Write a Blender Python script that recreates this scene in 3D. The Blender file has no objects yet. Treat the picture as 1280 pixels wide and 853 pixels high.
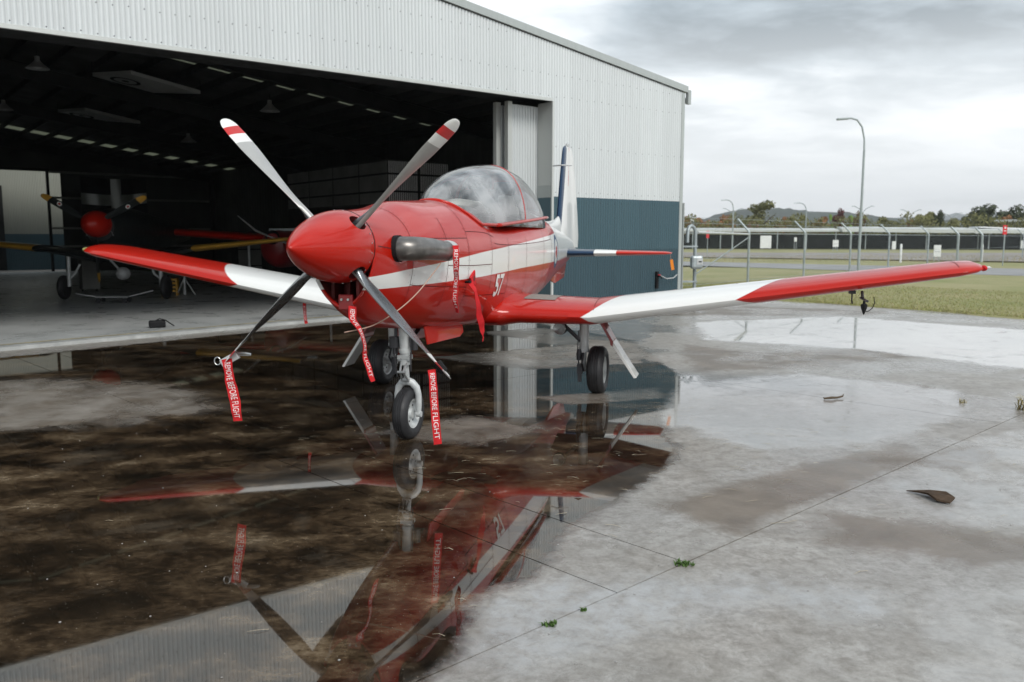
import bpy, bmesh, math, random
import numpy as np
from mathutils import Vector, Matrix, Euler
random.seed(7); np.random.seed(7)
SC = bpy.context.scene
COL = SC.collection
R = math.radians
PI = math.pi

# ------------------------------------------------------------------ camera
CAMH = 1.7168
cd = bpy.data.cameras.new('camera'); cam = bpy.data.objects.new('camera', cd); COL.objects.link(cam)
cam.location = (0, 0, CAMH)
cam.rotation_euler = (PI/2 - 0.121, 0, 0)
cd.sensor_width = 36; cd.lens = 29.79
cd.clip_start = 0.05; cd.clip_end = 9000
cd.dof.use_dof = True; cd.dof.focus_distance = 5.6; cd.dof.aperture_fstop = 3.2
SC.camera = cam

# ------------------------------------------------------------------ world: bright broken overcast
SUN_EL, SUN_AZ = R(40), R(150)          # azimuth measured clockwise from +Y
W = bpy.data.worlds.new('World'); SC.world = W; W.use_nodes = True
nt = W.node_tree; N = nt.nodes; L = nt.links; N.clear()
out = N.new('ShaderNodeOutputWorld'); bg = N.new('ShaderNodeBackground')
sky = N.new('ShaderNodeTexSky'); sky.sky_type = 'NISHITA'; sky.sun_disc = False
sky.sun_elevation = SUN_EL; sky.sun_rotation = SUN_AZ; sky.dust_density = 2.0; sky.air_density = 1.0
tc = N.new('ShaderNodeTexCoord'); sep = N.new('ShaderNodeSeparateXYZ'); L.new(tc.outputs['Generated'], sep.inputs[0])
def wm(op, a, b=None, c=None):
    n = N.new('ShaderNodeMath'); n.operation = op
    for i, v in enumerate((a, b, c)):
        if v is None: continue
        if isinstance(v, (int, float)): n.inputs[i].default_value = v
        else: L.new(v, n.inputs[i])
    return n.outputs[0]
zc = wm('ADD', wm('MAXIMUM', sep.outputs[2], 0.0), 0.17)
cx = wm('DIVIDE', sep.outputs[0], zc); cy = wm('DIVIDE', sep.outputs[1], zc)
cmb = N.new('ShaderNodeCombineXYZ'); L.new(cx, cmb.inputs[0]); L.new(cy, cmb.inputs[1])
def wnoise(scale, det, rough, off=(0, 0, 0), dist=0.0):
    m = N.new('ShaderNodeMapping'); m.inputs['Location'].default_value = off
    m.inputs['Scale'].default_value = (1.0, 1.35, 1.0); L.new(cmb.outputs[0], m.inputs[0])
    n = N.new('ShaderNodeTexNoise'); n.inputs['Scale'].default_value = scale; n.inputs['Detail'].default_value = det
    n.inputs['Roughness'].default_value = rough; n.inputs['Distortion'].default_value = dist; L.new(m.outputs[0], n.inputs[0])
    return n.outputs[0]
n1 = wnoise(0.62, 7, 0.55, (0.3, 6.1, 0), 0.25)
n2 = wnoise(2.1, 6, 0.6, (7.3, -2.2, 2.0), 0.4)
dens = wm('ADD', wm('MULTIPLY', n1, 0.72), wm('MULTIPLY', n2, 0.28))
# thick cloud bases are darker; the sky thins towards the horizon
ramp = N.new('ShaderNodeValToRGB'); L.new(dens, ramp.inputs[0])
e = ramp.color_ramp.elements
e[0].position = 0.40; e[0].color = (0.88, 0.92, 0.96, 1)
e[1].position = 0.60; e[1].color = (0.15, 0.195, 0.23, 1)
for p, c in ((0.46, (0.70, 0.75, 0.79, 1)), (0.53, (0.36, 0.425, 0.475, 1))):
    k = ramp.color_ramp.elements.new(p); k.color = c
hz = N.new('ShaderNodeMapRange'); L.new(sep.outputs[2], hz.inputs[0])
hz.inputs[1].default_value = 0.05; hz.inputs[2].default_value = 0.27; hz.inputs[3].default_value = 0.86; hz.inputs[4].default_value = 0.0
hm = N.new('ShaderNodeMix'); hm.data_type = 'RGBA'; L.new(hz.outputs[0], hm.inputs[0]); L.new(ramp.outputs[0], hm.inputs[6])
hm.inputs[7].default_value = (0.97, 0.98, 0.975, 1)
mul = N.new('ShaderNodeVectorMath'); mul.operation = 'SCALE'; mul.inputs['Scale'].default_value = 9.6; L.new(hm.outputs[2], mul.inputs[0])
cov = N.new('ShaderNodeMapRange'); L.new(dens, cov.inputs[0]); cov.inputs[1].default_value = 0.30; cov.inputs[2].default_value = 0.40
cov.inputs[3].default_value = 0.75; cov.inputs[4].default_value = 1.0
mx = N.new('ShaderNodeMix'); mx.data_type = 'RGBA'; L.new(cov.outputs[0], mx.inputs[0]); L.new(sky.outputs[0], mx.inputs[6]); L.new(mul.outputs[0], mx.inputs[7])
L.new(mx.outputs[2], bg.inputs[0]); bg.inputs[1].default_value = 0.1
L.new(bg.outputs[0], out.inputs[0])

sd = bpy.data.lights.new('sun', 'SUN'); sun = bpy.data.objects.new('sun', sd); COL.objects.link(sun)
sd.energy = 1.5; sd.angle = R(22); sd.color = (1.0, 0.97, 0.92)
sv = Vector((math.sin(SUN_AZ)*math.cos(SUN_EL), math.cos(SUN_AZ)*math.cos(SUN_EL), math.sin(SUN_EL)))
sun.rotation_euler = sv.to_track_quat('Z', 'Y').to_euler()

SC.view_settings.view_transform = 'Standard'; SC.view_settings.look = 'None'
SC.view_settings.exposure = 0.60; SC.view_settings.gamma = 1.0
SC.render.engine = 'CYCLES'
SC.cycles.max_bounces = 8; SC.cycles.transparent_max_bounces = 16; SC.cycles.volume_bounces = 0

# ------------------------------------------------------------------ materials
MATS = {}
class NB:
    def __init__(s, m): s.m = m; s.t = m.node_tree; s.N = s.t.nodes; s.L = s.t.links; s.p = s.N['Principled BSDF']; s._tc = None
    def tc(s, which='Object'):
        if s._tc is None: s._tc = s.N.new('ShaderNodeTexCoord')
        return s._tc.outputs[which]
    def noise(s, scale, det=4, rough=.55, co=None, stretch=None, dist=0.0):
        n = s.N.new('ShaderNodeTexNoise'); n.inputs['Scale'].default_value = scale; n.inputs['Detail'].default_value = det
        n.inputs['Roughness'].default_value = rough; n.inputs['Distortion'].default_value = dist
        co = co or s.tc()
        if stretch:
            m = s.N.new('ShaderNodeMapping'); m.inputs['Scale'].default_value = stretch; s.L.new(co, m.inputs[0]); co = m.outputs[0]
        s.L.new(co, n.inputs[0]); return n.outputs[0]
    def math(s, op, a, b=None, c=None, clamp=False):
        n = s.N.new('ShaderNodeMath'); n.operation = op; n.use_clamp = clamp
        for i, v in enumerate((a, b, c)):
            if v is None: continue
            if isinstance(v, (int, float)): n.inputs[i].default_value = v
            else: s.L.new(v, n.inputs[i])
        return n.outputs[0]
    def mr(s, v, a, b, c=0.0, d=1.0, smooth=False):
        n = s.N.new('ShaderNodeMapRange'); s.L.new(v, n.inputs[0])
        if smooth: n.interpolation_type = 'SMOOTHSTEP'
        for i, x in enumerate((a, b, c, d)): n.inputs[i+1].default_value = x
        return n.outputs[0]
    def mix(s, f, a, b, mode='MIX'):
        n = s.N.new('ShaderNodeMix'); n.data_type = 'RGBA'; n.blend_type = mode
        for i, v in ((0, f), (6, a), (7, b)):
            if isinstance(v, (int, float)): n.inputs[i].default_value = v
            elif isinstance(v, tuple): n.inputs[i].default_value = (v + (1,))[:4]
            else: s.L.new(v, n.inputs[i])
        return n.outputs[2]
    def attr(s, name):
        n = s.N.new('ShaderNodeAttribute'); n.attribute_name = name; return n.outputs['Fac']
    def rnd(s):
        return s.N.new('ShaderNodeObjectInfo').outputs['Random']
    def sepx(s, v):
        n = s.N.new('ShaderNodeSeparateXYZ'); s.L.new(v, n.inputs[0]); return n.outputs
    def bump(s, h, strength=.2, dist=.01):
        n = s.N.new('ShaderNodeBump'); n.inputs['Strength'].default_value = strength; n.inputs['Distance'].default_value = dist
        s.L.new(h, n.inputs['Height']); s.L.new(n.outputs[0], s.p.inputs['Normal']); return n
    def setin(s, k, v):
        if isinstance(v, (int, float)): s.p.inputs[k].default_value = v
        elif isinstance(v, tuple): s.p.inputs[k].default_value = (v + (1,))[:4]
        else: s.L.new(v, s.p.inputs[k])

def newmat(name):
    m = bpy.data.materials.new(name); m.use_nodes = True; MATS[name] = m; return NB(m)

def simple(name, col, rough=.5, metal=0.0, var=.15, vs=3.0, coat=0.0, bump=0.0, bs=60.0, rnd=0.0, ior=1.45):
    b = newmat(name)
    if rough > .65: b.setin('Specular IOR Level', .2)
    f = b.noise(vs, 5, .6)
    c = b.mix(b.mr(f, .3, .7), tuple(x*(1-var) for x in col), tuple(min(1, x*(1+var)) for x in col))
    if rnd:
        c = b.mix(b.math('MULTIPLY', b.rnd(), rnd), c, tuple(x*.45 for x in col))
    b.setin('Base Color', c); b.setin('Roughness', b.mr(b.noise(vs*2.3, 4), .3, .7, max(.02, rough*.85), min(1, rough*1.15)))
    b.setin('Metallic', metal); b.setin('Coat Weight', coat); b.setin('Coat Roughness', .06); b.setin('IOR', ior)
    if bump: b.bump(b.noise(bs, 4, .6), bump, .004)
    return b.m

RED = (0.48, 0.016, 0.006); WHITE = (0.74, 0.74, 0.72); BLUE = (0.012, 0.035, 0.08)
def paint(name, base_fn):
    b = newmat(name)
    c = base_fn(b)
    dirt = b.mr(b.noise(2.2, 6, .65), .6, .9, 0, .03)
    c = b.mix(dirt, c, (0.16, 0.10, 0.08))
    b.setin('Base Color', c); b.setin('Roughness', b.mr(b.noise(5, 4), .3, .7, .30, .36))
    b.setin('Coat Weight', .6); b.setin('Coat Roughness', .02)
    b.bump(b.noise(1.6, 2, .4), .025, .02); b.setin('Specular IOR Level', .1)
    return b.m
paint('red_paint', lambda b: b.mix(b.mr(b.noise(1.1, 3), .3, .7), (0.40, .0085, .003), (0.45, .012, .004)))
paint('white_paint', lambda b: b.mix(b.noise(1.3, 3), (0.70, .70, .68), (0.78, .78, .76)))
paint('blue_paint', lambda b: b.mix(0.0, BLUE, BLUE))
def fus(b):
    st = b.attr('stripe')                       # 0 below, 1..2 inside the white band, >2 above
    lo = b.mr(st, 0.985, 1.015); hi = b.mr(st, 1.985, 2.015)
    ins = b.math('SUBTRACT', lo, hi)
    base = b.mix(b.mr(b.noise(1.1, 3), .3, .7), (0.40, .0085, .003), (0.45, .012, .004))
    c = b.mix(ins, base, WHITE)
    x, y, z = b.sepx(b.tc())
    dy = b.math('SUBTRACT', y, 5.93); dz = b.math('SUBTRACT', z, 1.535)
    d = b.math('SQRT', b.math('ADD', b.math('MULTIPLY', dy, dy), b.math('MULTIPLY', dz, dz)))
    side = b.mr(b.math('ABSOLUTE', x), .2, .21)
    c = b.mix(b.math('MULTIPLY', side, b.mr(d, .232, .228)), c, (0.02, .05, .15))
    c = b.mix(b.math('MULTIPLY', side, b.mr(d, .167, .163)), c, WHITE)
    wob = b.math('ADD', d, b.mr(b.noise(9, 2), 0, 1, -.04, .04))
    c = b.mix(b.math('MULTIPLY', side, b.mr(wob, .088, .082)), c, RED)
    return c
paint('fuselage_paint', fus)
def wingp(b):
    s1 = b.attr('zone')                         # <1 red, 1..2 white, >2 red
    ins = b.math('SUBTRACT', b.mr(s1, 0.99, 1.01), b.mr(s1, 1.99, 2.01))
    return b.mix(ins, (0.43, .011, .004), WHITE)
paint('wing_paint', wingp)
def tailp(b):
    s1 = b.attr('zone')
    c = b.mix(b.mr(s1, .99, 1.01), BLUE, WHITE); return b.mix(b.mr(s1, 1.99, 2.01), c, RED)
paint('tail_paint', tailp)
simple('blade_metal', (.40, .40, .385), .38, .35, .10, 4); simple('blade_back', (.17, .18, .19), .27, .75, .15, 4)
simple('tip_white', (.72, .72, .70), .35, 0, .08); simple('tip_red', (.50, .03, .03), .35, 0, .08)
simple('rubber', (.022, .022, .024), .55, 0, .3, 8, bump=.2, bs=90)
simple('steel', (.42, .43, .43), .32, .8, .2, 10)
simple('strut_white', (.50, .52, .52), .4, .1, .2, 9)
simple('dark_metal', (.05, .05, .055), .45, .5, .3, 12)
simple('exhaust_metal', (.19, .18, .17), .34, .85, .35, 7)
simple('cap_grey', (.45, .46, .46), .55, .2, .1)
simple('black_matt', (.012, .012, .013), .7)
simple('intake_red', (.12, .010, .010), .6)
simple('panel_line', (.10, .02, .02), .7); simple('joint_dirt', (.07, .06, .05), .5)
simple('walkway_grey', (.24, .22, .20), .85, 0, .15, 30, bump=.4, bs=200)
simple('flag_red', (.52, .018, .022), .75, 0, .15, 20); simple('flag_print', (.75, .74, .74), .8)
simple('orange', (.75, .24, .03), .7); simple('yellow_paint', (.55, .30, .04), .5)
simple('cord', (.45, .30, .24), .8)
simple('seat_black', (.03, .03, .032), .7); simple('cover_cloth', (.72, .69, .62), .9, 0, .25, 6)
simple('concrete_shell', (.30, .29, .28), .9)
simple('galv', (.36, .40, .41), .45, .55, .2, 6)
simple('lamp_grey', (.34, .38, .39), .5, .3, .1)
simple('white_plastic', (.66, .67, .67), .5)
simple('sign_white', (.70, .71, .71), .6); simple('sign_red', (.62, .02, .03), .5)
simple('steel_dark', (.020, .021, .021), .7, .1, .3, 2)
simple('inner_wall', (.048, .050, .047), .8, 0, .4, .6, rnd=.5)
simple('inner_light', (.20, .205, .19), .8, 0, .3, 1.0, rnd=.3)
simple('dark_paint', (.018, .022, .022), .4, 0, .2, 3, coat=.3)
simple('dull_red', (.22, .010, .012), .35, 0, .2, 3, coat=.5)
simple('bark', (.060, .040, .026), .95, 0, .4, 20, bump=.5, bs=60)
simple('twig_wood', (.10, .075, .05), .9)
simple('straw', (.42, .36, .26), .9, 0, .3, 8)
simple('tuft_green', (.27, .28, .10), .85, 0, .4, 12)
simple('weed_green', (.075, .135, .035), .8, 0, .4, 12); simple('tuft_dry', (.33, .28, .14), .9, 0, .4, 12)
simple('trunk', (.10, .085, .07), .95, 0, .3, 2)
for nm, c in dict(leaf_olive=(.135, .135, .050), leaf_rust=(.26, .125, .050), leaf_dark=(.050, .062, .028), leaf_wine=(.105, .028, .026),
                  leaf_bright=(.20, .32, .07), leaf_pink=(.28, .17, .13)).items():
    b = newmat(nm); f = b.noise(.55, 4, .7)
    b.setin('Base Color', b.mix(b.mr(f, .35, .65), tuple(x*.6 for x in c), tuple(x*1.5 for x in c))); b.setin('Roughness', .8)
def wallmat(name, col, seam=.14):
    b = newmat(name)
    streak = b.noise(1.6, 5, .65, stretch=(5, 1, .22))
    c = b.mix(b.mr(streak, .35, .75, 0, .35), col, tuple(x*.72 for x in col))
    c = b.mix(b.math('MULTIPLY', b.rnd(), seam), c, tuple(x*.5 for x in col))
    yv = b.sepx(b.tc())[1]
    c = b.mix(b.mr(yv, -.013, .006, .34, 0), c, tuple(x*.42 for x in col))  # rib shade painted into the colour, darker towards the corrugation valleys
    spots = b.mr(b.noise(38, 2, .5), .74, .80, 0, .35)
    c = b.mix(spots, c, (.12, .12, .11))
    b.setin('Base Color', c); b.setin('Roughness', .33); b.setin('Metallic', 0.2)
    b.bump(b.noise(8, 3), .06, .01)
    return b.m
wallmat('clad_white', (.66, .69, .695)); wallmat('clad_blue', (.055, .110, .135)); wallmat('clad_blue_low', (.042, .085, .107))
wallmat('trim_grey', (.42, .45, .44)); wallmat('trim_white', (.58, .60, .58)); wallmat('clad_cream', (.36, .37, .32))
b = newmat('skylight'); b.setin('Base Color', (.75, .77, .68)); b.setin('Roughness', .5)
tr = b.N.new('ShaderNodeBsdfTranslucent'); tr.inputs[0].default_value = (.30, .31, .26, 1)
ms = b.N.new('ShaderNodeMixShader'); ms.inputs[0].default_value = .85; b.L.new(b.p.outputs[0], ms.inputs[1]); b.L.new(tr.outputs[0], ms.inputs[2])
b.L.new(ms.outputs[0], b.N['Material Output'].inputs[0])
# canopy: clear acrylic with a strong grazing reflection and milky patches painted in for cloud reflections
b = newmat('canopy_glass'); b.setin('Base Color', (.86, .88, .89)); b.setin('Roughness', .35)
gl = b.N.new('ShaderNodeBsdfGlossy'); gl.inputs['Roughness'].default_value = .03
tp = b.N.new('ShaderNodeBsdfTransparent'); tp.inputs[0].default_value = (.90, .93, .94, 1)
fr = b.N.new('ShaderNodeFresnel'); fr.inputs[0].default_value = 2.3
m1 = b.N.new('ShaderNodeMixShader'); m2 = b.N.new('ShaderNodeMixShader')
b.L.new(b.mr(b.noise(1.7, 5, .6, dist=.6), .38, .62, .06, .40), m1.inputs[0]); b.L.new(tp.outputs[0], m1.inputs[1]); b.L.new(b.p.outputs[0], m1.inputs[2])
b.L.new(fr.outputs[0], m2.inputs[0]); b.L.new(m1.outputs[0], m2.inputs[1]); b.L.new(gl.outputs[0], m2.inputs[2])
b.L.new(m2.outputs[0], b.N['Material Output'].inputs[0])

# wet concrete: one shader for the whole apron, fed by per-vertex masks (real stains and slime, puddles with a painted sky sheen)
def apron_mat():
    b = newmat('apron_concrete')
    co = b.tc()
    big = b.noise(.55, 5, .6, co); med = b.noise(2.4, 6, .65, co, dist=.3); fine = b.noise(26, 5, .65, co); vf = b.noise(150, 3, .6, co)
    jit = b.math('MULTIPLY', b.math('SUBTRACT', b.noise(1.9, 7, .68, co, dist=.6), .5), .9)
    jit2 = b.math('MULTIPLY', b.math('SUBTRACT', b.noise(5.5, 6, .7, co, dist=.3), .5), .7)
    dark = b.mr(b.math('ADD', b.math('ADD', b.attr('dark'), jit), b.math('MULTIPLY', jit2, .7)), .30, .72, smooth=True)
    pud = b.mr(b.math('ADD', b.attr('puddle'), b.math('ADD', b.math('MULTIPLY', jit, 1.3), b.math('MULTIPLY', jit2, .6))), .25, .85, smooth=True)
    chalk = b.math('MULTIPLY', b.mr(b.math('ADD', b.attr('chalk'), b.math('ADD', jit, jit2)), .35, 1.0, smooth=True), b.mr(b.noise(7, 10, .8, co, dist=.4), .38, .62, .15, 1))
    brown = b.mr(b.math('ADD', b.attr('brown'), b.math('ADD', jit, jit2)), .30, .75, smooth=True)
    pale = b.mix(b.mr(med, .3, .72), (.26, .236, .205), (.42, .40, .37))
    pale = b.mix(b.mr(big, .35, .7, 0, .5), pale, (.24, .24, .24))
    pale = b.mix(b.mr(fine, .42, .72, 0, .45), pale, (.12, .108, .092))
    pale = b.mix(b.mr(b.noise(9, 9, .78, co, dist=.2), .44, .66, 0, .75), pale, (.125, .108, .088))
    pale = b.mix(b.mr(b.noise(6.5, 10, .8, co, stretch=(1, .7, 1), dist=.4), .56, .70, 0, .6), pale, (.44, .43, .41))
    pale = b.mix(b.math('MULTIPLY', brown, .95), pale, b.mix(b.mr(med, .3, .7), (.085, .064, .045), (.17, .135, .10)))
    pale = b.mix(b.math('MULTIPLY', chalk, .8), pale, b.mix(fine, (.33, .34, .35), (.50, .51, .52)))
    pale = b.mix(b.math('MULTIPLY', pud, .65), pale, (.40, .395, .385))  # sky sheen painted in: base colour lightened under the puddles
    pale = b.mix(b.mr(vf, .60, .72, 0, .45), pale, (.08, .07, .06))
    ln = b.noise(2.1, 12, .66, co, stretch=(.85, 1.15, 1), dist=.15)
    grn = b.noise(24, 8, .72, co, stretch=(.8, 1.1, 1))
    mixn = b.math('ADD', b.math('MULTIPLY', ln, .72), b.math('MULTIPLY', grn, .28))
    sr = b.N.new('ShaderNodeValToRGB'); b.L.new(mixn, sr.inputs[0]); se = sr.color_ramp.elements
    se[0].position = .40; se[0].color = (.005, .004, .003, 1); se[1].position = .66; se[1].color = (.27, .21, .145, 1)
    for p_, c_ in ((.47, (.020, .013, .0078, 1)), (.53, (.058, .038, .022, 1)), (.59, (.120, .084, .050, 1))):
        k_ = se.new(p_); k_.color = c_
    slime = b.mix(b.mr(b.noise(.7, 5, .6, co), .42, .68, .0, .55), sr.outputs[0], (.030, .022, .014))
    slime = b.mix(b.mr(b.noise(1.3, 6, .65, co, dist=.4), .55, .75, 0, .5), slime, b.mix(grn, (.06, .045, .03), (.24, .20, .15)))
    slime = b.mix(b.mr(b.noise(95, 2, .5, co), .70, .76, 0, .8), slime, (.36, .32, .27))
    tan = b.mr(b.math('ADD', b.attr('tan'), jit), .35, .85, smooth=True)
    slime = b.mix(b.math('MULTIPLY', tan, .9), slime, b.mix(b.mr(med, .3, .7), (.13, .105, .08), (.30, .275, .245)))
    c = b.mix(dark, pale, slime)
    b.setin('Base Color', c)
    # wetness: standing water is a mirror; damp concrete is satin
    damp = b.mr(b.math('ADD', big, b.math('MULTIPLY', jit2, .25)), .42, .60, smooth=True)
    r_pale = b.math('MULTIPLY', b.mr(damp, 0, 1, .44, .15), 1.0)
    r_pale = b.math('ADD', r_pale, b.math('MULTIPLY', chalk, .2))
    wet = b.math('MAXIMUM', pud, b.math('MULTIPLY', dark, b.mr(b.math('ADD', b.math('MULTIPLY', tan, -1.1), b.mr(b.noise(1.2, 5, .6, co), .2, .8, .4, 1.2)), .30, .42)))
    wet = b.math('MINIMUM', wet, 1.0)
    r = b.N.new('ShaderNodeMix'); r.data_type = 'FLOAT'; b.L.new(wet, r.inputs[0]); b.L.new(r_pale, r.inputs[2]); b.L.new(b.mr(grn, .35, .75, .012, .05), r.inputs[3])
    b.L.new(r.outputs[0], b.p.inputs['Roughness'])
    b.setin('IOR', 1.5)
    spec = b.mr(wet, 0, 1, .5, .95); b.setin('Specular IOR Level', spec)
    hb = b.math('ADD', b.math('MULTIPLY', fine, .6), b.math('MULTIPLY', vf, .4))
    h = b.math('MULTIPLY', hb, b.mr(wet, 0, .9, 1, 0.0))
    bn = b.bump(h, .5, .006)
    return b.m
apron_mat()
def ground_mat():
    b = newmat('grass_ground'); co = b.tc()
    f = b.noise(.25, 6, .65, co); g = b.noise(3.0, 5, .7, co)
    c = b.mix(b.mr(f, .35, .65), (.20, .215, .075), (.32, .285, .15))
    c = b.mix(b.mr(g, .55, .75, 0, .6), c, (.30, .25, .16))
    b.setin('Base Color', c); b.setin('Roughness', .95); b.bump(b.noise(9, 5, .7, co), .8, .05); return b.m
ground_mat()
def gravel():
    b = newmat('gravel'); co = b.tc()
    c = b.mix(b.mr(b.noise(.35, 5, .65, co), .35, .65), (.20, .19, .18), (.29, .26, .235))
    b.setin('Base Color', b.mix(b.mr(b.noise(7, 4, .7, co), .5, .75, 0, .5), c, (.14, .13, .12))); b.setin('Roughness', .9); return b.m
gravel()
simple('path_grey', (.27, .27, .27), .8, 0, .15, .6)
def floor_mat():
    b = newmat('floor_epoxy'); co = b.tc()
    c = b.mix(b.mr(b.noise(.7, 5, .6, co), .3, .7), (.40, .415, .41), (.52, .535, .53))
    c = b.mix(b.mr(b.noise(3, 5, .7, co), .6, .8, 0, .12), c, (.09, .09, .085))
    b.setin('Base Color', c); b.setin('Roughness', b.mr(b.noise(1.4, 4, .6, co), .3, .7, .22, .42)); b.setin('IOR', 1.5); return b.m
floor_mat()
simple('edge_pale', (.38, .39, .38), .6, 0, .25, 3); simple('line_yellow', (.40, .34, .20), .6, 0, .5, 2.5)
def hill_mat():
    b = newmat('forest_hill'); co = b.tc()
    c = b.mix(b.mr(b.noise(.035, 6, .75, co), .35, .65), (.010, .019, .012), (.035, .050, .028))
    b.setin('Base Color', c); b.setin('Roughness', .95); return b.m
hill_mat()
def screen_mat():
    b = newmat('dark_screen'); co = b.tc()
    c = b.mix(b.mr(b.noise(1.2, 4, .6, co), .35, .65), (.003, .004, .003), (.010, .012, .009))
    b.setin('Base Color', c); b.setin('Roughness', .9); b.setin('Specular IOR Level', .05); return b.m
screen_mat()

# ------------------------------------------------------------------ mesh helpers
class MB:
    def __init__(s): s.v = []; s.f = []; s.mi = []
    def add(s, vs, fs, mi=0):
        o = len(s.v); s.v += [tuple(map(float, v)) for v in vs]; s.f += [tuple(i+o for i in f) for f in fs]
        s.mi += ([mi]*len(fs) if isinstance(mi, int) else list(mi)); return s
    def box(s, x0, x1, y0, y1, z0, z1, mi=0, M=None):
        vs = [(x, y, z) for z in (z0, z1) for y in (y0, y1) for x in (x0, x1)]
        if M is not None: vs = [tuple(M @ Vector(v)) for v in vs]
        return s.add(vs, [(0, 2, 3, 1), (4, 5, 7, 6), (0, 1, 5, 4), (2, 6, 7, 3), (0, 4, 6, 2), (1, 3, 7, 5)], mi)
    def tube(s, pts, r, n=10, mi=0, cap=True, sq=None):
        pts = [Vector(p) for p in pts]; rs = r if isinstance(r, (list, tuple)) else [r]*len(pts)
        vs = []; up = None
        for i, p in enumerate(pts):
            d = (pts[min(i+1, len(pts)-1)] - pts[max(i-1, 0)]).normalized()
            if up is None:
                up = Vector((0, 0, 1)) if abs(d.z) < .9 else Vector((1, 0, 0))
            a = d.cross(up).normalized(); bb = a.cross(d).normalized(); up = bb
            for k in range(n):
                t = 2*PI*k/n; vs.append(p + a*math.cos(t)*rs[i] + bb*math.sin(t)*rs[i]*(sq or 1))
        fs = []
        for i in range(len(pts)-1):
            for k in range(n):
                fs.append((i*n+k, i*n+(k+1) % n, (i+1)*n+(k+1) % n, (i+1)*n+k))
        if cap: fs.append(tuple(range(n-1, -1, -1))); fs.append(tuple((len(pts)-1)*n+k for k in range(n)))
        return s.add(vs, fs, mi)
    def lathe(s, prof, n=24, mi=0, axis='z', c=(0, 0, 0)):
        vs = []; fs = []
        for (r, h) in prof:
            for k in range(n):
                t = 2*PI*k/n; u, v = r*math.cos(t), r*math.sin(t)
                p = {'z': (u, v, h), 'x': (h, u, v), 'y': (v, h, u)}[axis]
                vs.append((p[0]+c[0], p[1]+c[1], p[2]+c[2]))
        for i in range(len(prof)-1):
            for k in range(n): fs.append((i*n+k, i*n+(k+1) % n, (i+1)*n+(k+1) % n, (i+1)*n+k))
        return s.add(vs, fs, mi)
    def grid(s, rows, mi=0, closed=False):
        n = len(rows[0]); vs = [p for r in rows for p in r]; fs = []
        m = n if closed else n-1
        for i in range(len(rows)-1):
            for k in range(m): fs.append((i*n+k, i*n+(k+1) % n, (i+1)*n+(k+1) % n, (i+1)*n+k))
        return s.add(vs, fs, mi)

def link(name, me, parent=None, mats=(), smooth=None, kind=None):
    o = bpy.data.objects.new(name, me); COL.objects.link(o)
    for m in mats: me.materials.append(MATS[m])
    if parent is not None: o.parent = parent
    if kind: o['kind'] = kind
    return o
def build(name, mb, mats, parent=None, smooth=0, kind=None, fixn=True, bevel=0):
    me = bpy.data.meshes.new(name); me.from_pydata(mb.v, [], mb.f)
    if isinstance(mats, str): mats = (mats,)
    for m in mats: me.materials.append(MATS[m])
    me.polygons.foreach_set('material_index', mb.mi)
    me.update()
    if fixn:
        bm = bmesh.new(); bm.from_mesh(me); bmesh.ops.recalc_face_normals(bm, faces=bm.faces)
        if bevel: bmesh.ops.bevel(bm, geom=[e for e in bm.edges if e.is_manifold and e.calc_face_angle(0) > .6], offset=bevel, segments=2, affect='EDGES', profile=.5)
        bm.to_mesh(me); bm.free()
    if smooth:
        me.polygons.foreach_set('use_smooth', [True]*len(me.polygons))
        if smooth < 3: 
            try: me.set_sharp_from_angle(angle=smooth)
            except Exception: pass
    o = bpy.data.objects.new(name, me); COL.objects.link(o)
    if parent is not None: o.parent = parent
    if kind: o['kind'] = kind
    return o
def tag(o, label, cat=None, group=None):
    o['label'] = label
    if cat: o['category'] = cat
    if group: o['group'] = group
    return o
def thing(name, label, cat, loc=(0, 0, 0), rz=0.0, group=None):
    o = bpy.data.objects.new(name, None); COL.objects.link(o); o.location = loc; o.rotation_euler = (0, 0, rz)
    o.empty_display_size = .2
    return tag(o, label, cat, group)
def copy_tree(src, loc=None, rz=None, scale=None, parent=None):
    c = src.copy(); COL.objects.link(c)
    if parent: c.parent = parent
    if loc is not None: c.location = loc
    if rz is not None: c.rotation_euler = (0, 0, rz)
    if scale is not None: c.scale = scale
    for ch in list(src.children):
        copy_tree(ch, parent=c)
    return c
def setattr_v(o, name, vals):
    a = o.data.attributes.new(name, 'FLOAT', 'POINT'); a.data.foreach_set('value', np.asarray(vals, dtype=np.float32))
def verts(o):
    n = len(o.data.vertices); a = np.empty(n*3, np.float32); o.data.vertices.foreach_get('co', a); return a.reshape(-1, 3)
def text_geo(s, size=1.0, off=0.0):
    cu = bpy.data.curves.new('t', 'FONT'); cu.body = s; cu.size = size; cu.offset = off; cu.resolution_u = 3
    ob = bpy.data.objects.new('t', cu); COL.objects.link(ob)
    dg = bpy.context.evaluated_depsgraph_get(); me = bpy.data.meshes.new_from_object(ob.evaluated_get(dg))
    v = [tuple(p.co) for p in me.vertices]; f = [tuple(p.vertices) for p in me.polygons]
    bpy.data.objects.remove(ob); bpy.data.curves.remove(cu); bpy.data.meshes.remove(me)
    return v, f
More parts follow.
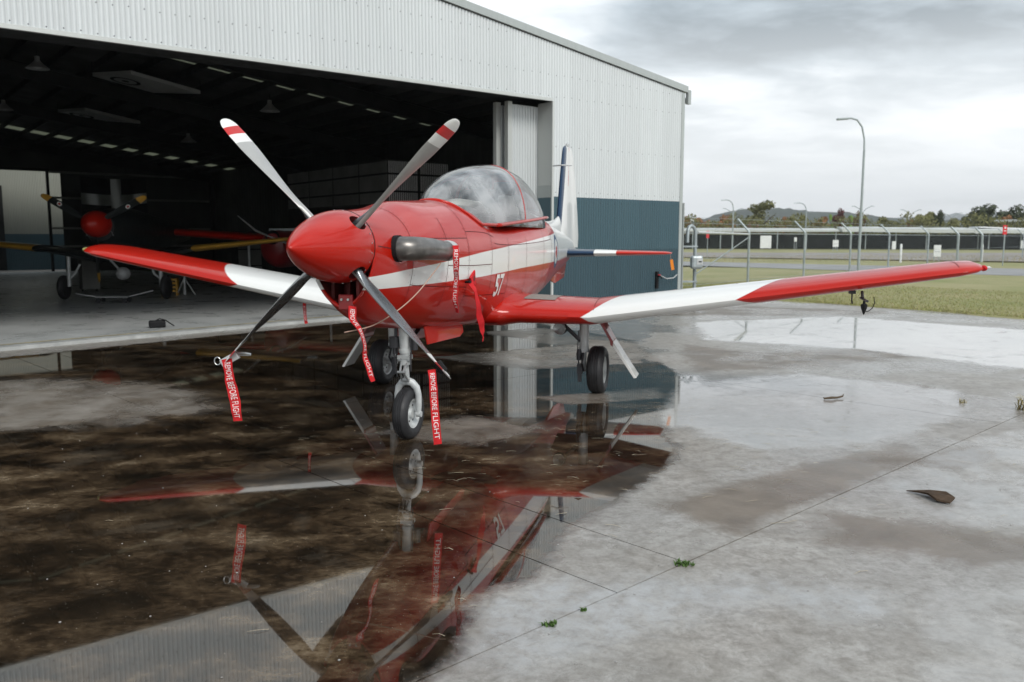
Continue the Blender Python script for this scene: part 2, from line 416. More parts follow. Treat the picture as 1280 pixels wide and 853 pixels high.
def catmull(xs, ys, x):
    xs = list(xs); ys = list(ys); x = min(max(x, xs[0]), xs[-1])
    i = 0
    while i < len(xs)-2 and x > xs[i+1]: i += 1
    h = xs[i+1]-xs[i]; t = (x-xs[i])/h
    def sl(k):
        if k <= 0: return (ys[1]-ys[0])/(xs[1]-xs[0])
        if k >= len(xs)-1: return (ys[-1]-ys[-2])/(xs[-1]-xs[-2])
        a = (ys[k]-ys[k-1])/(xs[k]-xs[k-1]); b_ = (ys[k+1]-ys[k])/(xs[k+1]-xs[k])
        return 0 if a*b_ <= 0 else 2*a*b_/(a+b_)
    m0, m1 = sl(i)*h, sl(i+1)*h
    return (2*t**3-3*t*t+1)*ys[i]+(t**3-2*t*t+t)*m0+(-2*t**3+3*t*t)*ys[i+1]+(t**3-t*t)*m1

# ------------------------------------------------------------------ frames of reference
HW = 0.675; HC = (4.2221, 21.4469)          # hangar: front right corner, direction of the front wall
HROT = HW + PI                               # hangar local axes: x = along the front to the left, y = outward, z = up
def wp(t, off, z=0.0): return (HC[0]-t*math.cos(HW)+off*math.sin(HW), HC[1]-t*math.sin(HW)-off*math.cos(HW), z)
AP = (-1.2226, 5.9076); APSI = 0.2424        # aeroplane: ground point below the propeller, heading
def ap(x, y, z): # local (left, aft, up) -> world
    c, s = math.cos(APSI), math.sin(APSI)
    return (AP[0]+x*c+y*s, AP[1]-x*s+y*c, z)

# ------------------------------------------------------------------ the ground
def structure(o): o['kind'] = 'structure'; return o
mb = MB(); xs = [-1480, -300, -60, -20, 0, 20, 60, 600, 6180]; ys = [-60, -10, 20, 60, 200, 900, 5180]
mb.grid([[(x, y, -.06) for x in xs] for y in ys]); structure(build('ground', mb, 'grass_ground', fixn=False))

POLY = dict(
 dark=[([(-10.5, 10.56), (-7.39, 12.12), (-3.42, 17.18), (0.0, 18.56), (0.92, 16.22), (2.04, 14.27), (2.11, 10.49), (1.45, 8.1), (1.36, 7.3), (1.42, 6.8), (1.22, 6.37), (0.88, 5.66), (0.47, 5.06), (0.22, 4.47), (0.06, 4.11), (-0.16, 3.92), (-0.22, 3.62), (-0.2, 3.43), (-0.26, 3.25), (-0.42, 3.02), (-0.65, 1.84), (-2.38, 1.84), (-9.5, 2.5), (-13, 6)], .34, 1.0)],
 puddle=[([(.9, 10.6), (2.4, 10.6), (2.4, 7.4), (1.1, 7.6)], .3, .8), ([(2.01, 10.02), (3.69, 10.74), (5.08, 9.46), (4.56, 8.26), (3.7, 7.39), (2.76, 6.82), (2.07, 6.69), (1.59, 7.16), (1.67, 8.09)], .3, .7),
         ([(2.56, 5.79), (3.55, 6.81), (4.31, 7.45), (5.4, 7.9), (5.8, 6.6), (3.2, 4.74), (2.61, 4.85), (2.46, 5.37)], .2, .5),
         ([(3.64, 17.45), (7.26, 18.69), (9.78, 15.85), (9.9, 10.46), (6.59, 11.09), (5.34, 13.0), (3.26, 14.26)], .5, .8),
         ([(1.79, 3.69), (2.05, 4.01), (2.44, 4.05), (3.4, 3.96), (2.8, 2.2), (1.38, 2.6)], .2, .5),
         ([(0.6, 14.9), (2.0, 19.5), (3.4, 18.5), (2.2, 13.5)], .5, .6)],
 chalk=[([(0.24, 4.16), (0.92, 4.27), (1.91, 3.96), (1.68, 3.54), (1.16, 3.78), (0.65, 3.46), (0.03, 3.13), (-0.25, 3.07)], .5, 1),
        ([(-0.18, 3.54), (-0.15, 3.87), (0.3, 4.2), (0.5, 3.92), (0.17, 3.54), (-0.25, 3.13)], .3, 1)],
 brown=[([(1.9, 5.2), (2.7, 5.0), (3.4, 4.4), (2.5, 4.2), (1.7, 4.6)], .6, .9), ([(4.3, 6.1), (5.6, 6.6), (5.6, 5.6), (4.6, 5.5)], .3, 1.1), ([(3.0, 6.35), (3.9, 7.0), (3.9, 6.6), (3.3, 6.1)], .2, 1.0),
  ([(.95, 5.3), (2.13, 6.2), (3.27, 6.95), (3.1, 6.40), (2.34, 5.75), (1.3, 4.8)], .45, 1.2),
        ([(2.74, 13.72), (3.76, 12.73), (6.55, 13.49), (7.26, 12.71), (3.83, 11.14), (2.37, 10.81)], .8, 1),
        ([(4.26, 9.89), (4.87, 9.78), (4.79, 9.27), (4.22, 9.37)], .2, 1.2), ([(.9, 19), (6, 21.5), (9, 20), (8.6, 18.9), (3, 18.6)], .8, .8)],
 tan=[([(-1.2, 12.2), (1.0, 13.6), (2.1, 13.0), (1.8, 11.6), (.2, 11.0)], .5, 1.1), ([(0.2, 9.1), (1.7, 9.7), (1.65, 9.0), (.6, 8.6)], .3, 1.0), ([(-7.05, 9.95), (-5.84, 10.53), (-3.8, 9.93), (-2.6, 8.4), (-3.6, 7.6), (-4.89, 7.2)], 1.3, .85),
      ([(-.6, 15.5), (.6, 16.4), (2.2, 14), (2.4, 11.2), (1.3, 12.4)], .9, 1.0), ([(-1.6, 7.3), (-.4, 8.3), (.6, 7.6), (-.2, 6.8)], .6, .7)])
def sdist(P, poly):
    poly = np.array(poly); n = len(poly); d = np.full(len(P), 1e9); ins = np.zeros(len(P), bool)
    for i in range(n):
        a, b_ = poly[i], poly[(i+1) % n]; ab = b_-a; t = np.clip(((P-a)@ab)/(ab@ab), 0, 1)
        d = np.minimum(d, np.hypot(*(P-(a+t[:, None]*ab)).T))
        c = ((a[1] > P[:, 1]) != (b_[1] > P[:, 1])) & (P[:, 0] < (b_[0]-a[0])*(P[:, 1]-a[1])/(b_[1]-a[1]+1e-12)+a[0]); ins ^= c
    return np.where(ins, d, -d)
apron = bpy.data.objects.new('apron', None); COL.objects.link(apron); apron['kind'] = 'structure'
base = MB(); base.grid([[(x, y, -.03) for x in (-20, 0, 26)] for y in (-9, 10, 27)])
JA = R(43.2); ca, sa = math.cos(JA), math.sin(JA)
def uv2w(u, v): return np.stack([u*ca - v*sa, u*sa + v*ca], -1)
build('joint_filler', base, 'joint_dirt', apron, fixn=False)['label'] = 'dirt filled joints between the concrete slabs'
def slab(u0, u1, v0, v1):
    g = .004
    step = .085 if -6 < (u0+u1)/2 < 13 and v0 > -4 else .25
    us = np.linspace(u0+g, u1-g, max(2, int((u1-u0)/step)+1)); vs = np.linspace(v0+g, v1-g, max(2, int((v1-v0)/step)+1))
    us = np.concatenate([[us[0]], us, [us[-1]]]); vs = np.concatenate([[vs[0]], vs, [vs[-1]]])
    U, V = np.meshgrid(us, vs); P = uv2w(U, V).reshape(-1, 2)
    Z = np.zeros(U.shape); Z[0] = Z[-1] = -.035; Z[:, 0] = Z[:, -1] = -.035
    nv, nu = U.shape; idx = np.arange(nv*nu).reshape(nv, nu)
    q = np.stack([idx[:-1, :-1], idx[:-1, 1:], idx[1:, 1:], idx[1:, :-1]], -1).reshape(-1, 4)
    co = np.column_stack([P, Z.reshape(-1)])
    me = bpy.data.meshes.new('concrete_slab'); me.vertices.add(len(co)); me.vertices.foreach_set('co', co.astype(np.float32).ravel())
    me.loops.add(q.size); me.loops.foreach_set('vertex_index', q.astype(np.int32).ravel()); me.polygons.add(len(q))
    me.polygons.foreach_set('loop_start', np.arange(0, q.size, 4, dtype=np.int32)); me.polygons.foreach_set('loop_total', np.full(len(q), 4, np.int32))
    me.update(calc_edges=True); me.polygons.foreach_set('use_smooth', [False]*len(q)); me.materials.append(MATS['apron_concrete'])
    o = bpy.data.objects.new('concrete_slab', me); COL.objects.link(o); o.parent = apron
    for nm, lst in POLY.items():
        val = np.zeros(len(P))
        for poly, feather, amp in lst: val = np.maximum(val, amp*np.clip(.5+sdist(P, poly)/feather, 0, 1))
        setattr_v(o, nm, val)
ulines = [-13, -8, -3.1, 3.08, 3.65, 8.65, 14.0, 19.5, 26]
for u0, u1 in zip(ulines[:-1], ulines[1:]):
    for v0, v1 in ((2.53, 7.55), (7.55, 15.6)): slab(u0, u1, v0, v1)
for u0, u1 in ((-9, -2.2), (-2.2, 11.4), (11.4, 26)):
    for v0, v1 in ((-3.6, 2.53), (-10, -3.6)): slab(u0, u1, v0, v1)

# grass verge beyond the apron edge (edge line measured in the place, frayed)
rnd = random.Random(3)
P0 = Vector((13.2, 14.6)); P1 = Vector((3.4, 29.5)); mb = MB(); rows = []
for i in range(161):
    t = i/160; p = P0.lerp(P1, t); w = .10*math.sin(t*41)+.12*math.sin(t*17+1)+.05*rnd.uniform(-1, 1)
    d = (P1-P0).normalized(); nrm = Vector((-d.y, d.x))*-1
    p = p + nrm*w
    rows.append([(p.x+nrm.x*q, p.y+nrm.y*q, z) for q, z in ((0, -.02), (.05, .018), (.6, .03), (4, .03), (45, .03))])
mb.grid(rows); structure(build('grass_verge', mb, 'grass_ground', smooth=3, fixn=False))
mb = MB(); mb.grid([[(-6, 29.4, .024), (3.4, 29.4, .024), (40, 30, .024)], [(-6, 47, .024), (10, 50, .024), (40, 40, .024)]])
structure(build('grass_field', mb, 'grass_ground', fixn=False))
def strip(name, pts, mat, z):
    mb = MB(); mb.add([(x, y, z) for x, y in pts], [tuple(range(len(pts)))]); return structure(build(name, mb, mat, fixn=False))
strip('path', [(0, 58.5), (11.2, 51.8), (22.4, 38.4), (33, 25.5), (37.5, 34), (27.6, 47.3), (13.5, 60.3), (0, 70)], 'path_grey', .04)
strip('gravel_road', [(-10, 84), (18.3, 75), (36.5, 61.6), (70, 44), (110, 70), (57.8, 97.6), (24.3, 99.4), (-10, 112)], 'gravel', .03)

# grass blades along the verge: uncountable
def blades(name, n, pick, h0, h1, mat):
    vs = []; fs = []
    for i in range(n):
        x, y, z = pick(); a = rnd.uniform(0, PI); w = rnd.uniform(.004, .010); h = rnd.uniform(h0, h1); lx, ly = rnd.gauss(0, .5)*h, rnd.gauss(0, .5)*h
        o = len(vs); vs += [(x-w*math.cos(a), y-w*math.sin(a), z), (x+w*math.cos(a), y+w*math.sin(a), z), (x+lx, y+ly, z+h)]; fs.append((o, o+1, o+2))
    mb = MB(); mb.v = vs; mb.f = fs; mb.mi = [0]*len(fs); o = build(name, mb, mat, fixn=False, kind='stuff'); return o
def pv():
    t = rnd.random()**.8; q = rnd.random()**1.6*9 + rnd.uniform(-.05, .05); p = P0.lerp(P1, t); d = (P1-P0).normalized()
    return p.x + d.y*q, p.y - d.x*q, .02
tag(blades('grass', 42000, pv, .015, .06, 'tuft_green'), 'short green grass of the verge beyond the wet apron', 'grass')
tag(blades('dry_grass', 14000, pv, .02, .07, 'tuft_dry'), 'dry straw coloured stalks scattered through the verge', 'grass')
tag(blades('grass', 9000, lambda: (rnd.uniform(5, 60), rnd.choice((72, 78, 61.5, 66))+rnd.gauss(0, .9) , .02), .08, .34, 'tuft_dry'), 'rank dry grass growing along the gravel road edge', 'grass')

# ------------------------------------------------------------------ hangar
hang = thing('hangar', 'large corrugated metal hangar, white above and blue below, with its wide doorway open', 'hangar', (HC[0], HC[1], 0), HROT)
PW = .0762; SLOPE = .136; EAVE = 5.27; LEN = 26.0; HTOP = 4.68
def roofz(t): return EAVE + SLOPE*min(t, LEN-t)
def sheet(t0, t1, z0, ztop, mat, off=0.0, parent=hang, name='cladding_sheet', amp=.0105):
    n = max(2, int(round((t1-t0)/PW*6))); rows = [[], []]
    for i in range(n+1):
        t = t0+(t1-t0)*i/n; y = off+amp*math.cos(2*PI*t/PW)
        rows[0].append((t, y, z0)); rows[1].append((t, y, ztop(t) if callable(ztop) else ztop))
    mb = MB(); mb.grid(rows); return build(name, mb, mat, parent, smooth=3, fixn=False)
SW = PW*10
t = 0.0
while t < LEN-.01:
    t1 = min(t+SW, LEN)
    if t1 <= 4.3 or t >= 21.7-.01:
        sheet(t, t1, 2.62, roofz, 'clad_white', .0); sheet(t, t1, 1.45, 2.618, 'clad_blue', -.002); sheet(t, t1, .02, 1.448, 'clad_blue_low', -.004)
        t = t1
    elif t < 4.3 < t1:
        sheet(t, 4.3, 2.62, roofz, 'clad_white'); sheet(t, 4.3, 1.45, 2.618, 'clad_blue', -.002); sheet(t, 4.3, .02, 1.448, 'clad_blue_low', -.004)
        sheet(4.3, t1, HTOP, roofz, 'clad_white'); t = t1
    else:
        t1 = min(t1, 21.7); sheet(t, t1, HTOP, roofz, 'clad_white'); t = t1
# edge trims
mb = MB()
for ta, tb in ((-.12, 13), (13, LEN+.12)):
    za, zb = EAVE+SLOPE*(ta if ta < 13 else LEN-ta), EAVE+SLOPE*(tb if tb <= 13 else LEN-tb)
    for y0, y1, d0, d1 in ((-.12, .055, .02, .17),):
        mb.add([(ta, y0, za+d0), (tb, y0, zb+d0), (tb, y1, zb+d0), (ta, y1, za+d0), (ta, y0, za+d1), (tb, y0, zb+d1), (tb, y1, zb+d1), (ta, y1, za+d1)],
               [(0, 1, 2, 3), (4, 7, 6, 5), (0, 4, 5, 1), (3, 2, 6, 7), (0, 3, 7, 4), (1, 5, 6, 2)])
build('barge_flashing', mb, 'trim_grey', hang)
mb = MB(); mb.box(-.04, .07, -.10, .022, 0, 5.25); build('corner_flashing', mb, 'trim_grey', hang)
mb = MB(); mb.box(-.04, .07, -.099, .0225, 0, 2.60); 
mb = MB(); mb.box(4.3, 21.7, -.05, .02, HTOP-.035, HTOP+.03); build('lintel_trim', mb, 'trim_white', hang)
mb = MB(); mb.box(4.255, 4.302, -.02, .022, 0, HTOP-.036); build('jamb_trim', mb, 'trim_white', hang)
# roofing screws through the cladding
mb = MB()
def screw(t, z, off=.0):
    tt = round(t/PW)*PW; y = off+.012; r_ = .010
    mb.add([(tt+r_*math.cos(k*PI/3), y, z+r_*math.sin(k*PI/3)) for k in range(6)]+[(tt, y+.006, z)], [(k, (k+1) % 6, 6) for k in range(6)])
t = .1
while t < LEN:
    for z in (.25, 1.40, 2.50, 2.72, 3.7, 4.75, 5.2, 5.9, 6.6):
        if z > roofz(t)-.12: continue
        if 4.25 < t < 21.75 and z < HTOP: continue
        screw(t, z+.01*math.sin(t*7))
    t += PW*3
o = build('cladding_screws', mb, 'dark_metal', hang, fixn=False); o['kind'] = 'stuff'
# gutter
mb = MB(); mb.box(-.22, -.125, -33, .06, 5.04, 5.16); mb.box(-.225, -.12, -.03, .062, 5.0, 5.34); build('gutter', mb, 'trim_grey', hang, bevel=.006)
# jamb return and parked door leaves
mb = MB(); mb.box(4.22, 4.296, -.47, -.03, 2.86, HTOP-.04); build('jamb_panel', mb, 'trim_white', hang)
mb = MB(); mb.box(4.215, 4.300, -.47, -.03, 2.60, 2.858); build('jamb_panel', mb, 'trim_grey', hang)
mb = MB(); mb.box(4.22, 4.298, -.47, -.03, .02, 2.598); build('jamb_panel', mb, 'clad_blue', hang)
def leaf(t0, t1, off, nm):
    d = bpy.data.objects.new(nm, None); COL.objects.link(d); d.parent = hang
    sheet(t0+.10, t1-.12, .10, HTOP-.10, 'clad_white', off-.03, d, 'cladding_sheet')
    mb = MB(); mb.box(t1-.12, t1, off-.10, off+.02, .04, HTOP-.05); build('frame_stile', mb, 'trim_white', d, bevel=.004)
    mb = MB(); mb.box(t0, t0+.10, off-.10, off+.02, .04, HTOP-.05); build('frame_stile', mb, 'trim_grey', d, bevel=.004)
    mb = MB(); mb.box(t0+.1, t1-.12, off-.10, off-.045, .04, .16); build('bottom_rail', mb, 'trim_grey', d)
leaf(3.2, 5.15, -.48, 'door_leaf'); leaf(3.3, 5.23, -.78, 'door_leaf')
leaf(20.4, 22.6, -.48, 'door_leaf'); leaf(20.0, 22.5, -.78, 'door_leaf')
mb = MB(); mb.box(3.0, 23, -.95, -.30, HTOP+.03, HTOP+.16); build('door_track', mb, 'steel_dark', hang)
# side and back walls, roof, frames
def plain(name, pts, mat, parent=hang, th=None):
    mb = MB(); mb.add(pts, [tuple(range(len(pts)))]); return build(name, mb, mat, parent, fixn=False)
HD = -33.3
for tt in (0.0, LEN):
    n = 0
    yy = 0.0
    while yy > HD+.01:
        y1 = max(yy-3.33, HD); mb = MB(); k = 40
        rr = [[(tt + .008*math.cos(i*PI/2), yy+(y1-yy)*i/k, z) for i in range(k+1)] for z in (0.02, EAVE)]
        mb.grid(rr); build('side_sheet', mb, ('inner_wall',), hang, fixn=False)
        mb = MB(); o = -.03 if tt == 0 else .03
        mb.box(min(tt+o, tt+o*1.5), max(tt+o, tt+o*1.5), y1, yy, .02, 2.6); build('side_sheet', mb, 'clad_blue', hang)
        mb = MB(); mb.box(min(tt+o, tt+o*1.5), max(tt+o, tt+o*1.5), y1, yy, 2.602, EAVE); build('side_sheet', mb, 'clad_white', hang)
        yy = y1
t = 0.0
while t < LEN-.01:
    t1 = min(t+1.5, LEN)
    zlow = 4.98 if (t1 > 8.2 and t < 13.4) else .02
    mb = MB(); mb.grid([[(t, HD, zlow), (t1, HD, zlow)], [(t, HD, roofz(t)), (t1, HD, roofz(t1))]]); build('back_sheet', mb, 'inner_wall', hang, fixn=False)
    t = t1
mb = MB(); mb.box(8.02, 8.14, HD-.05, HD+.10, 0, 5.1); mb.box(13.45, 13.6, HD-.05, HD+.10, 0, 5.1); mb.box(8.0, 13.6, HD-.05, HD+.12, 4.96, 5.08); build('back_door_frame', mb, 'steel_dark', hang)
def roofpart(y0, y1, mat, name, dz=0, parent=hang):
    mb = MB()
    for ta, tb in ((-.1, 13), (13, LEN+.1)):
        za, zb = EAVE+SLOPE*(ta if ta < 13 else LEN-ta)+dz, EAVE+SLOPE*(tb if tb <= 13 else LEN-tb)+dz
        mb.add([(ta, y0, za), (tb, y0, zb), (tb, y1, zb), (ta, y1, za), (ta, y0, za+.03), (tb, y0, zb+.03), (tb, y1, zb+.03), (ta, y1, za+.03)],
               [(0, 1, 2, 3), (4, 7, 6, 5), (0, 4, 5, 1), (3, 2, 6, 7), (0, 3, 7, 4), (1, 5, 6, 2)])
    return build(name, mb, mat, parent)
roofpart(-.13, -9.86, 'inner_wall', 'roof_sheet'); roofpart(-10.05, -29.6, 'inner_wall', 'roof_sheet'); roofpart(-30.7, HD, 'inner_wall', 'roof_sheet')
roofpart(-9.865, -10.045, 'skylight', 'skylight_sheet', .005); roofpart(-29.605, -30.695, 'skylight', 'skylight_sheet', .005)
k = 0
t = .9
while t < LEN-.5:
    mb = MB(); z = roofz(t); mb.box(t-.035, t+.035, HD+.02, -.14, z-.20, z-.004); build('purlin', mb, 'steel_dark', hang); t += .95
for y in (-.5, -7.2, -14.4, -21.6, -32.9):
    mb = MB()
    for ta, tb in ((.05, 13), (13, LEN-.05)):
        za, zb = roofz(ta)-.205, roofz(tb)-.205
        for (w, d0, d1) in ((.09, 0, .03), (.012, -.36, 0), (.09, -.39, -.36)):
            mb.add([(ta, y-w, za+d0), (tb, y-w, zb+d0), (tb, y+w, zb+d0), (ta, y+w, za+d0), (ta, y-w, za+d1), (tb, y-w, zb+d1), (tb, y+w, zb+d1), (ta, y+w, za+d1)],
                   [(0, 1, 2, 3), (4, 7, 6, 5), (0, 4, 5, 1), (3, 2, 6, 7), (0, 3, 7, 4), (1, 5, 6, 2)])
    build('rafter', mb, 'steel_dark', hang)
    if y > -1: continue
    for t in (.12, LEN-.12):
        mb = MB(); mb.box(t-.09, t+.09, y-.09, y+.09, 0, roofz(t)-.4); build('column', mb, 'steel_dark', hang)
for z in (1.3, 2.2, 3.7, 4.95):
    mb = MB(); mb.box(.2, 8.0, HD+.03, HD+.14, z-.05, z+.05); build('wall_girt', mb, 'inner_light', hang)
# hangar floor with pale threshold and worn yellow line
def edge(t): return -.78 + (14.79-t)*(-.1977)
mb = MB(); ts = [22.5, 14.79, 12.35, 8.31, 4.3]
mb.grid([[wp(t, edge(t), .055) for t in ts], [wp(t, -33.2, .055) for t in ts]]); structure(build('hangar_floor', mb, 'floor_epoxy', fixn=False))
mb = MB(); mb.grid([[wp(t, edge(t), -.03) for t in ts], [wp(t, edge(t)+.002, .056) for t in ts], [wp(t, edge(t)-.34, .0592) for t in ts]]); structure(build('threshold', mb, 'edge_pale', fixn=False))
mb = MB(); mb.grid([[wp(t, edge(t)-.26, .063) for t in ts], [wp(t, edge(t)-.36, .063) for t in ts]]); structure(build('yellow_line', mb, 'line_yellow', fixn=False))
mb = MB(); mb.grid([[wp(t, -33.2, .03) for t in (-1, 27)], [wp(t, -60, .03) for t in (-1, 27)]]); structure(build('rear_apron', mb, 'gravel', fixn=False))

# interior store room against the right wall, clad in translucent-looking ribbed sheet
ann = thing('store_room', 'raised store room in the dark back right of the hangar, ribbed pale band above a dark base', 'store room', wp(0, 0, 0), HROT)
def ribbed(a, b_, z0, z1, nm, mat, fixed, axis):
    n = int(abs(b_-a)/.07); mb = MB()
    for i in range(n):
        u = a+(b_-a)*i/n; w = .034
        if axis == 'x': mb.box(u, u+w, fixed, fixed+.02, z0, z1)
        else: mb.box(fixed, fixed+.02, u, u+w, z0, z1)
    o = build(nm, mb, mat, ann); o['kind'] = 'stuff'; return o
mb = MB(); mb.box(.3, 2.70, -17.3, -9.70, .02, 2.78); build('lower_wall', mb, 'steel_dark', ann)
mb = MB(); mb.box(.3, 2.68, -17.3, -9.72, 2.78, 4.2); build('upper_wall', mb, 'inner_wall', ann)
for i in range(2): ribbed(.4+i*1.2, 1.5+i*1.2, 2.83, 4.15, 'ribbed_panel', 'sign_white', -9.71, 'x')
for z in (3.2, 3.75): 
    mb = MB(); mb.box(.3, 2.76, -9.69, -9.66, z-.03, z+.03); build('rail', mb, 'steel_dark', ann)
    mb = MB(); mb.box(2.73, 2.76, -17.3, -9.70, z-.03, z+.03); build('rail', mb, 'steel_dark', ann)
for i in range(4):
    mb = MB(); y0 = -9.75-i*1.9; mb.box(2.685, 2.70, y0-1.8, y0, 2.83, 4.15); build('side_panel', mb, 'inner_light', ann)
# back shed seen through the rear doorway
shed = thing('rear_shed', 'cream corrugated shed with blue dado seen through the rear doorway of the hangar', 'shed', wp(0, 0, 0), HROT)
for i in range(12):
    t0 = 6.0+i*.762; sheet(t0, t0+.762, 1.93, 5.6, 'clad_cream', -37.0, shed); sheet(t0, t0+.762, .03, 1.928, 'clad_blue', -37.002, shed)
mb = MB(); mb.box(6.0, 15.15, -42, -37.03, .03, 5.55); build('wall', mb, 'clad_cream', shed)
mb = MB(); mb.box(9.55, 11.4, -36.98, -36.93, .03, 4.4); build('door', mb, 'steel_dark', shed)
mb = MB(); mb.box(5.8, 15.35, -42.2, -36.8, 5.62, 5.75); build('roof', mb, 'trim_grey', shed)

# flag on the back wall
fl = MB(); rows = []
for j in range(9):
    rows.append([(3.52+3.13*i/20, HD+.25+.06*math.sin(i*.9+j*.2), 4.85-.05*i/20-(2.1+.1*i/20)*j/8 - .12*math.sin(PI*i/20)) for i in range(21)])
fl.grid(rows)
fl.mi = [1 if (8 <= (q % 20) <= 10 or 3 <= q//20 <= 4) else 0 for q in range(len(fl.f))]
f_ = build('flag', fl, ('black_matt', 'trim_grey'), None, smooth=3, fixn=False); f_.location = wp(0, 0, 0); f_.rotation_euler = (0, 0, HROT)
tag(f_, 'black flag with a pale cross hanging on the back wall of the hangar', 'flag')
# pendant lamps
def pendant(label, t, off, z, s=1.0):
    o = thing('pendant_lamp', label, 'ceiling lamp', wp(t, off, z), HROT, 'pendant lamps under the hangar roof')
    top = roofz(t)-z
    mb = MB(); mb.lathe([(.02, .34), (.06, .33), (.07, .22), (.16, .12), (.27, .03), (.30, 0), (.285, 0), (.15, .10), (.05, .2)], 20); build('lamp_shade', mb, 'cap_grey', o, smooth=1)
    mb = MB(); mb.lathe([(.0, -.01), (.09, .02), (.11, .08), (.06, .16), (0, .17)], 12); build('bulb', mb, 'white_plastic', o, smooth=3)
    mb = MB(); mb.tube([(0, 0, .33), (0, 0, top)], .012, 6); build('stem', mb, 'steel_dark', o)
pendant('pendant lamp nearest the upper left corner of the doorway', 11.9, -12.6, 6.30)
pendant('pendant lamp hanging above the raised left propeller blade', 5.9, -11.2, 5.55)
pendant('pendant lamp hanging deep in the hangar above the flag side', 5.4, -20.3, 5.45)
pendant('pendant lamp at the far left edge of the doorway', 11.6, -20.6, 6.15)
# spare wings slung under the roof
def slung(label, pts, z):
    o = thing('spare_wing', label, 'aircraft wing', wp(0, 0, 0), HROT, 'spare wings slung under the hangar roof')
    P = [Vector((a, b_, zz)) for a, b_, zz in pts]; c = sum(P, Vector())/4
    mb = MB(); vs = [tuple(p) for p in P] + [(p.x, p.y, p.z+.10) for p in P] + [(c.x, c.y, c.z-.06)]
    mb.add(vs, [(0, 1, 8), (1, 2, 8), (2, 3, 8), (3, 0, 8), (4, 7, 6, 5), (0, 4, 5, 1), (1, 5, 6, 2), (2, 6, 7, 3), (3, 7, 4, 0)]); build('panel', mb, 'trim_white', o)
    q = P[1]*.45+P[0]*.25+c*.3
    nrm = (P[1]-P[0]).cross(P[2]-P[0]).normalized(); nrm = nrm if nrm.z < 0 else -nrm
    mb = MB(); a = (P[2]-P[0]).normalized(); b2 = nrm.cross(a)
    for r0, r1, zz in ((.30, .40, .05), (.0, .10, .052)):
        ring = []
        for rr in (r0, r1): ring.append([tuple(q+nrm*(.045+zz)+a*math.cos(k*PI/12)*rr+b2*math.sin(k*PI/12)*rr) for k in range(24)])
        mb.grid(ring, closed=True)
    build('roundel', mb, 'black_matt', o, fixn=False)
    mb = MB()
    for p in P[::2]: mb.tube([(p.x, p.y, p.z+.08), (p.x, p.y, roofz(p.x)-.02)], .01, 5)
    build('sling_cable', mb, 'steel_dark', o)
slung('pale spare wing with dark roundel slung under the roof, the nearer one', [(10.5, -12.7, 6.28), (9.85, -11.25, 6.20), (7.85, -11.6, 5.92), (8.8, -12.9, 6.02)], 6)
slung('pale spare wing slung under the roof, the deeper and smaller looking one', [(9.9, -20.6, 6.22), (9.4, -18.8, 6.12), (7.5, -19.1, 5.86), (8.4, -20.1, 5.98)], 6)

# ------------------------------------------------------------------ the aeroplane (local axes: x = its left, y = aft of the propeller, z = up)
plane = thing('propeller_plane', 'red and white single propeller training aircraft numbered 57 parked on the wet apron', 'airplane', (AP[0], AP[1], 0), -APSI)
FA = [.10, .30, .6, 1.0, 1.5, 2.0, 2.35, 2.7, 3.2, 4.2, 5.2, 5.5, 6.0, 7.0, 8.0, 9.0, 9.75]
FWD = [.262, .300, .338, .38, .41, .43, .44, .45, .46, .465, .45, .44, .41, .30, .19, .10, .03]
FTP = [1.908, 1.920, 1.948, 2.01, 2.035, 2.06, 2.03, 1.90, 1.86, 1.91, 1.985, 2.05, 2.02, 1.93, 1.84, 1.74, 1.66]
FBT = [1.215, 1.115, 1.035, .985, .93, .88, .86, .84, .82, .82, .88, .90, .96, 1.08, 1.19, 1.33, 1.50]
FZM = [1.645, 1.62, 1.59, 1.57, 1.56, 1.55, 1.55, 1.55, 1.55, 1.55, 1.56, 1.56, 1.56, 1.56, 1.56, 1.57, 1.58]
FNT = [2.0, 2.0, 2.0, 2.05, 2.1, 2.1, 2.3, 2.9, 3.2, 3.2, 2.8, 2.3, 2.1, 2.0, 2.0, 2.0, 2.0]
FNB = [1.75, 1.8, 1.9, 2.0, 2.1, 2.2, 2.3, 2.4, 2.5, 2.5, 2.4, 2.3, 2.2, 2.1, 2.0, 2.0, 2.0]
def fsec(a): return [catmull(FA, q, a) for q in (FWD, FTP, FBT, FZM, FNT, FNB)]
def fpt(a, th, g=0.0):
    w, tp, bt, zm, nt_, nb = fsec(a); c, s = math.cos(th), math.sin(th); n = nt_ if s >= 0 else nb
    r = (abs(c)**n + abs(s)**n)**(-1/n); h = (tp-zm) if s >= 0 else (zm-bt)
    return ((w+g)*c*r, a, zm+(h+g)*s*r)
def fside(a, z):
    w, tp, bt, zm, nt_, nb = fsec(a); n, h = (nt_, tp-zm) if z >= zm else (nb, zm-bt)
    return w*max(0.0, 1-min(1, abs(z-zm)/h)**n)**(1/n)
SA = [.0, .56, 1.2, 2.2, 3.65, 5.0, 6.1, 6.4, 8.0, 10]; SL = [1.352, 1.354, 1.354, 1.358, 1.388, 1.40, 1.405, 1.405, 1.42, 1.42]
SU = [1.438, 1.483, 1.522, 1.585, 1.66, 1.73, 1.785, 2.6, 3, 3]
def stripe(a, z):
    lo, hi = np.interp(a, SA, SL), np.interp(a, SA, SU); s = (z-lo)/(hi-lo)*1.0+1.0
    return s
NS = 72; mb = MB(); rows = []
al = list(np.linspace(.10, .6, 10)) + list(np.linspace(.65, 3.2, 40)) + list(np.linspace(3.3, 9.75, 60))
for a in al: rows.append([fpt(a, 2*PI*k/NS) for k in range(NS)])
mb.grid(rows, closed=True); mb.add([], [])
fu = build('fuselage', mb, 'fuselage_paint', plane, smooth=3)
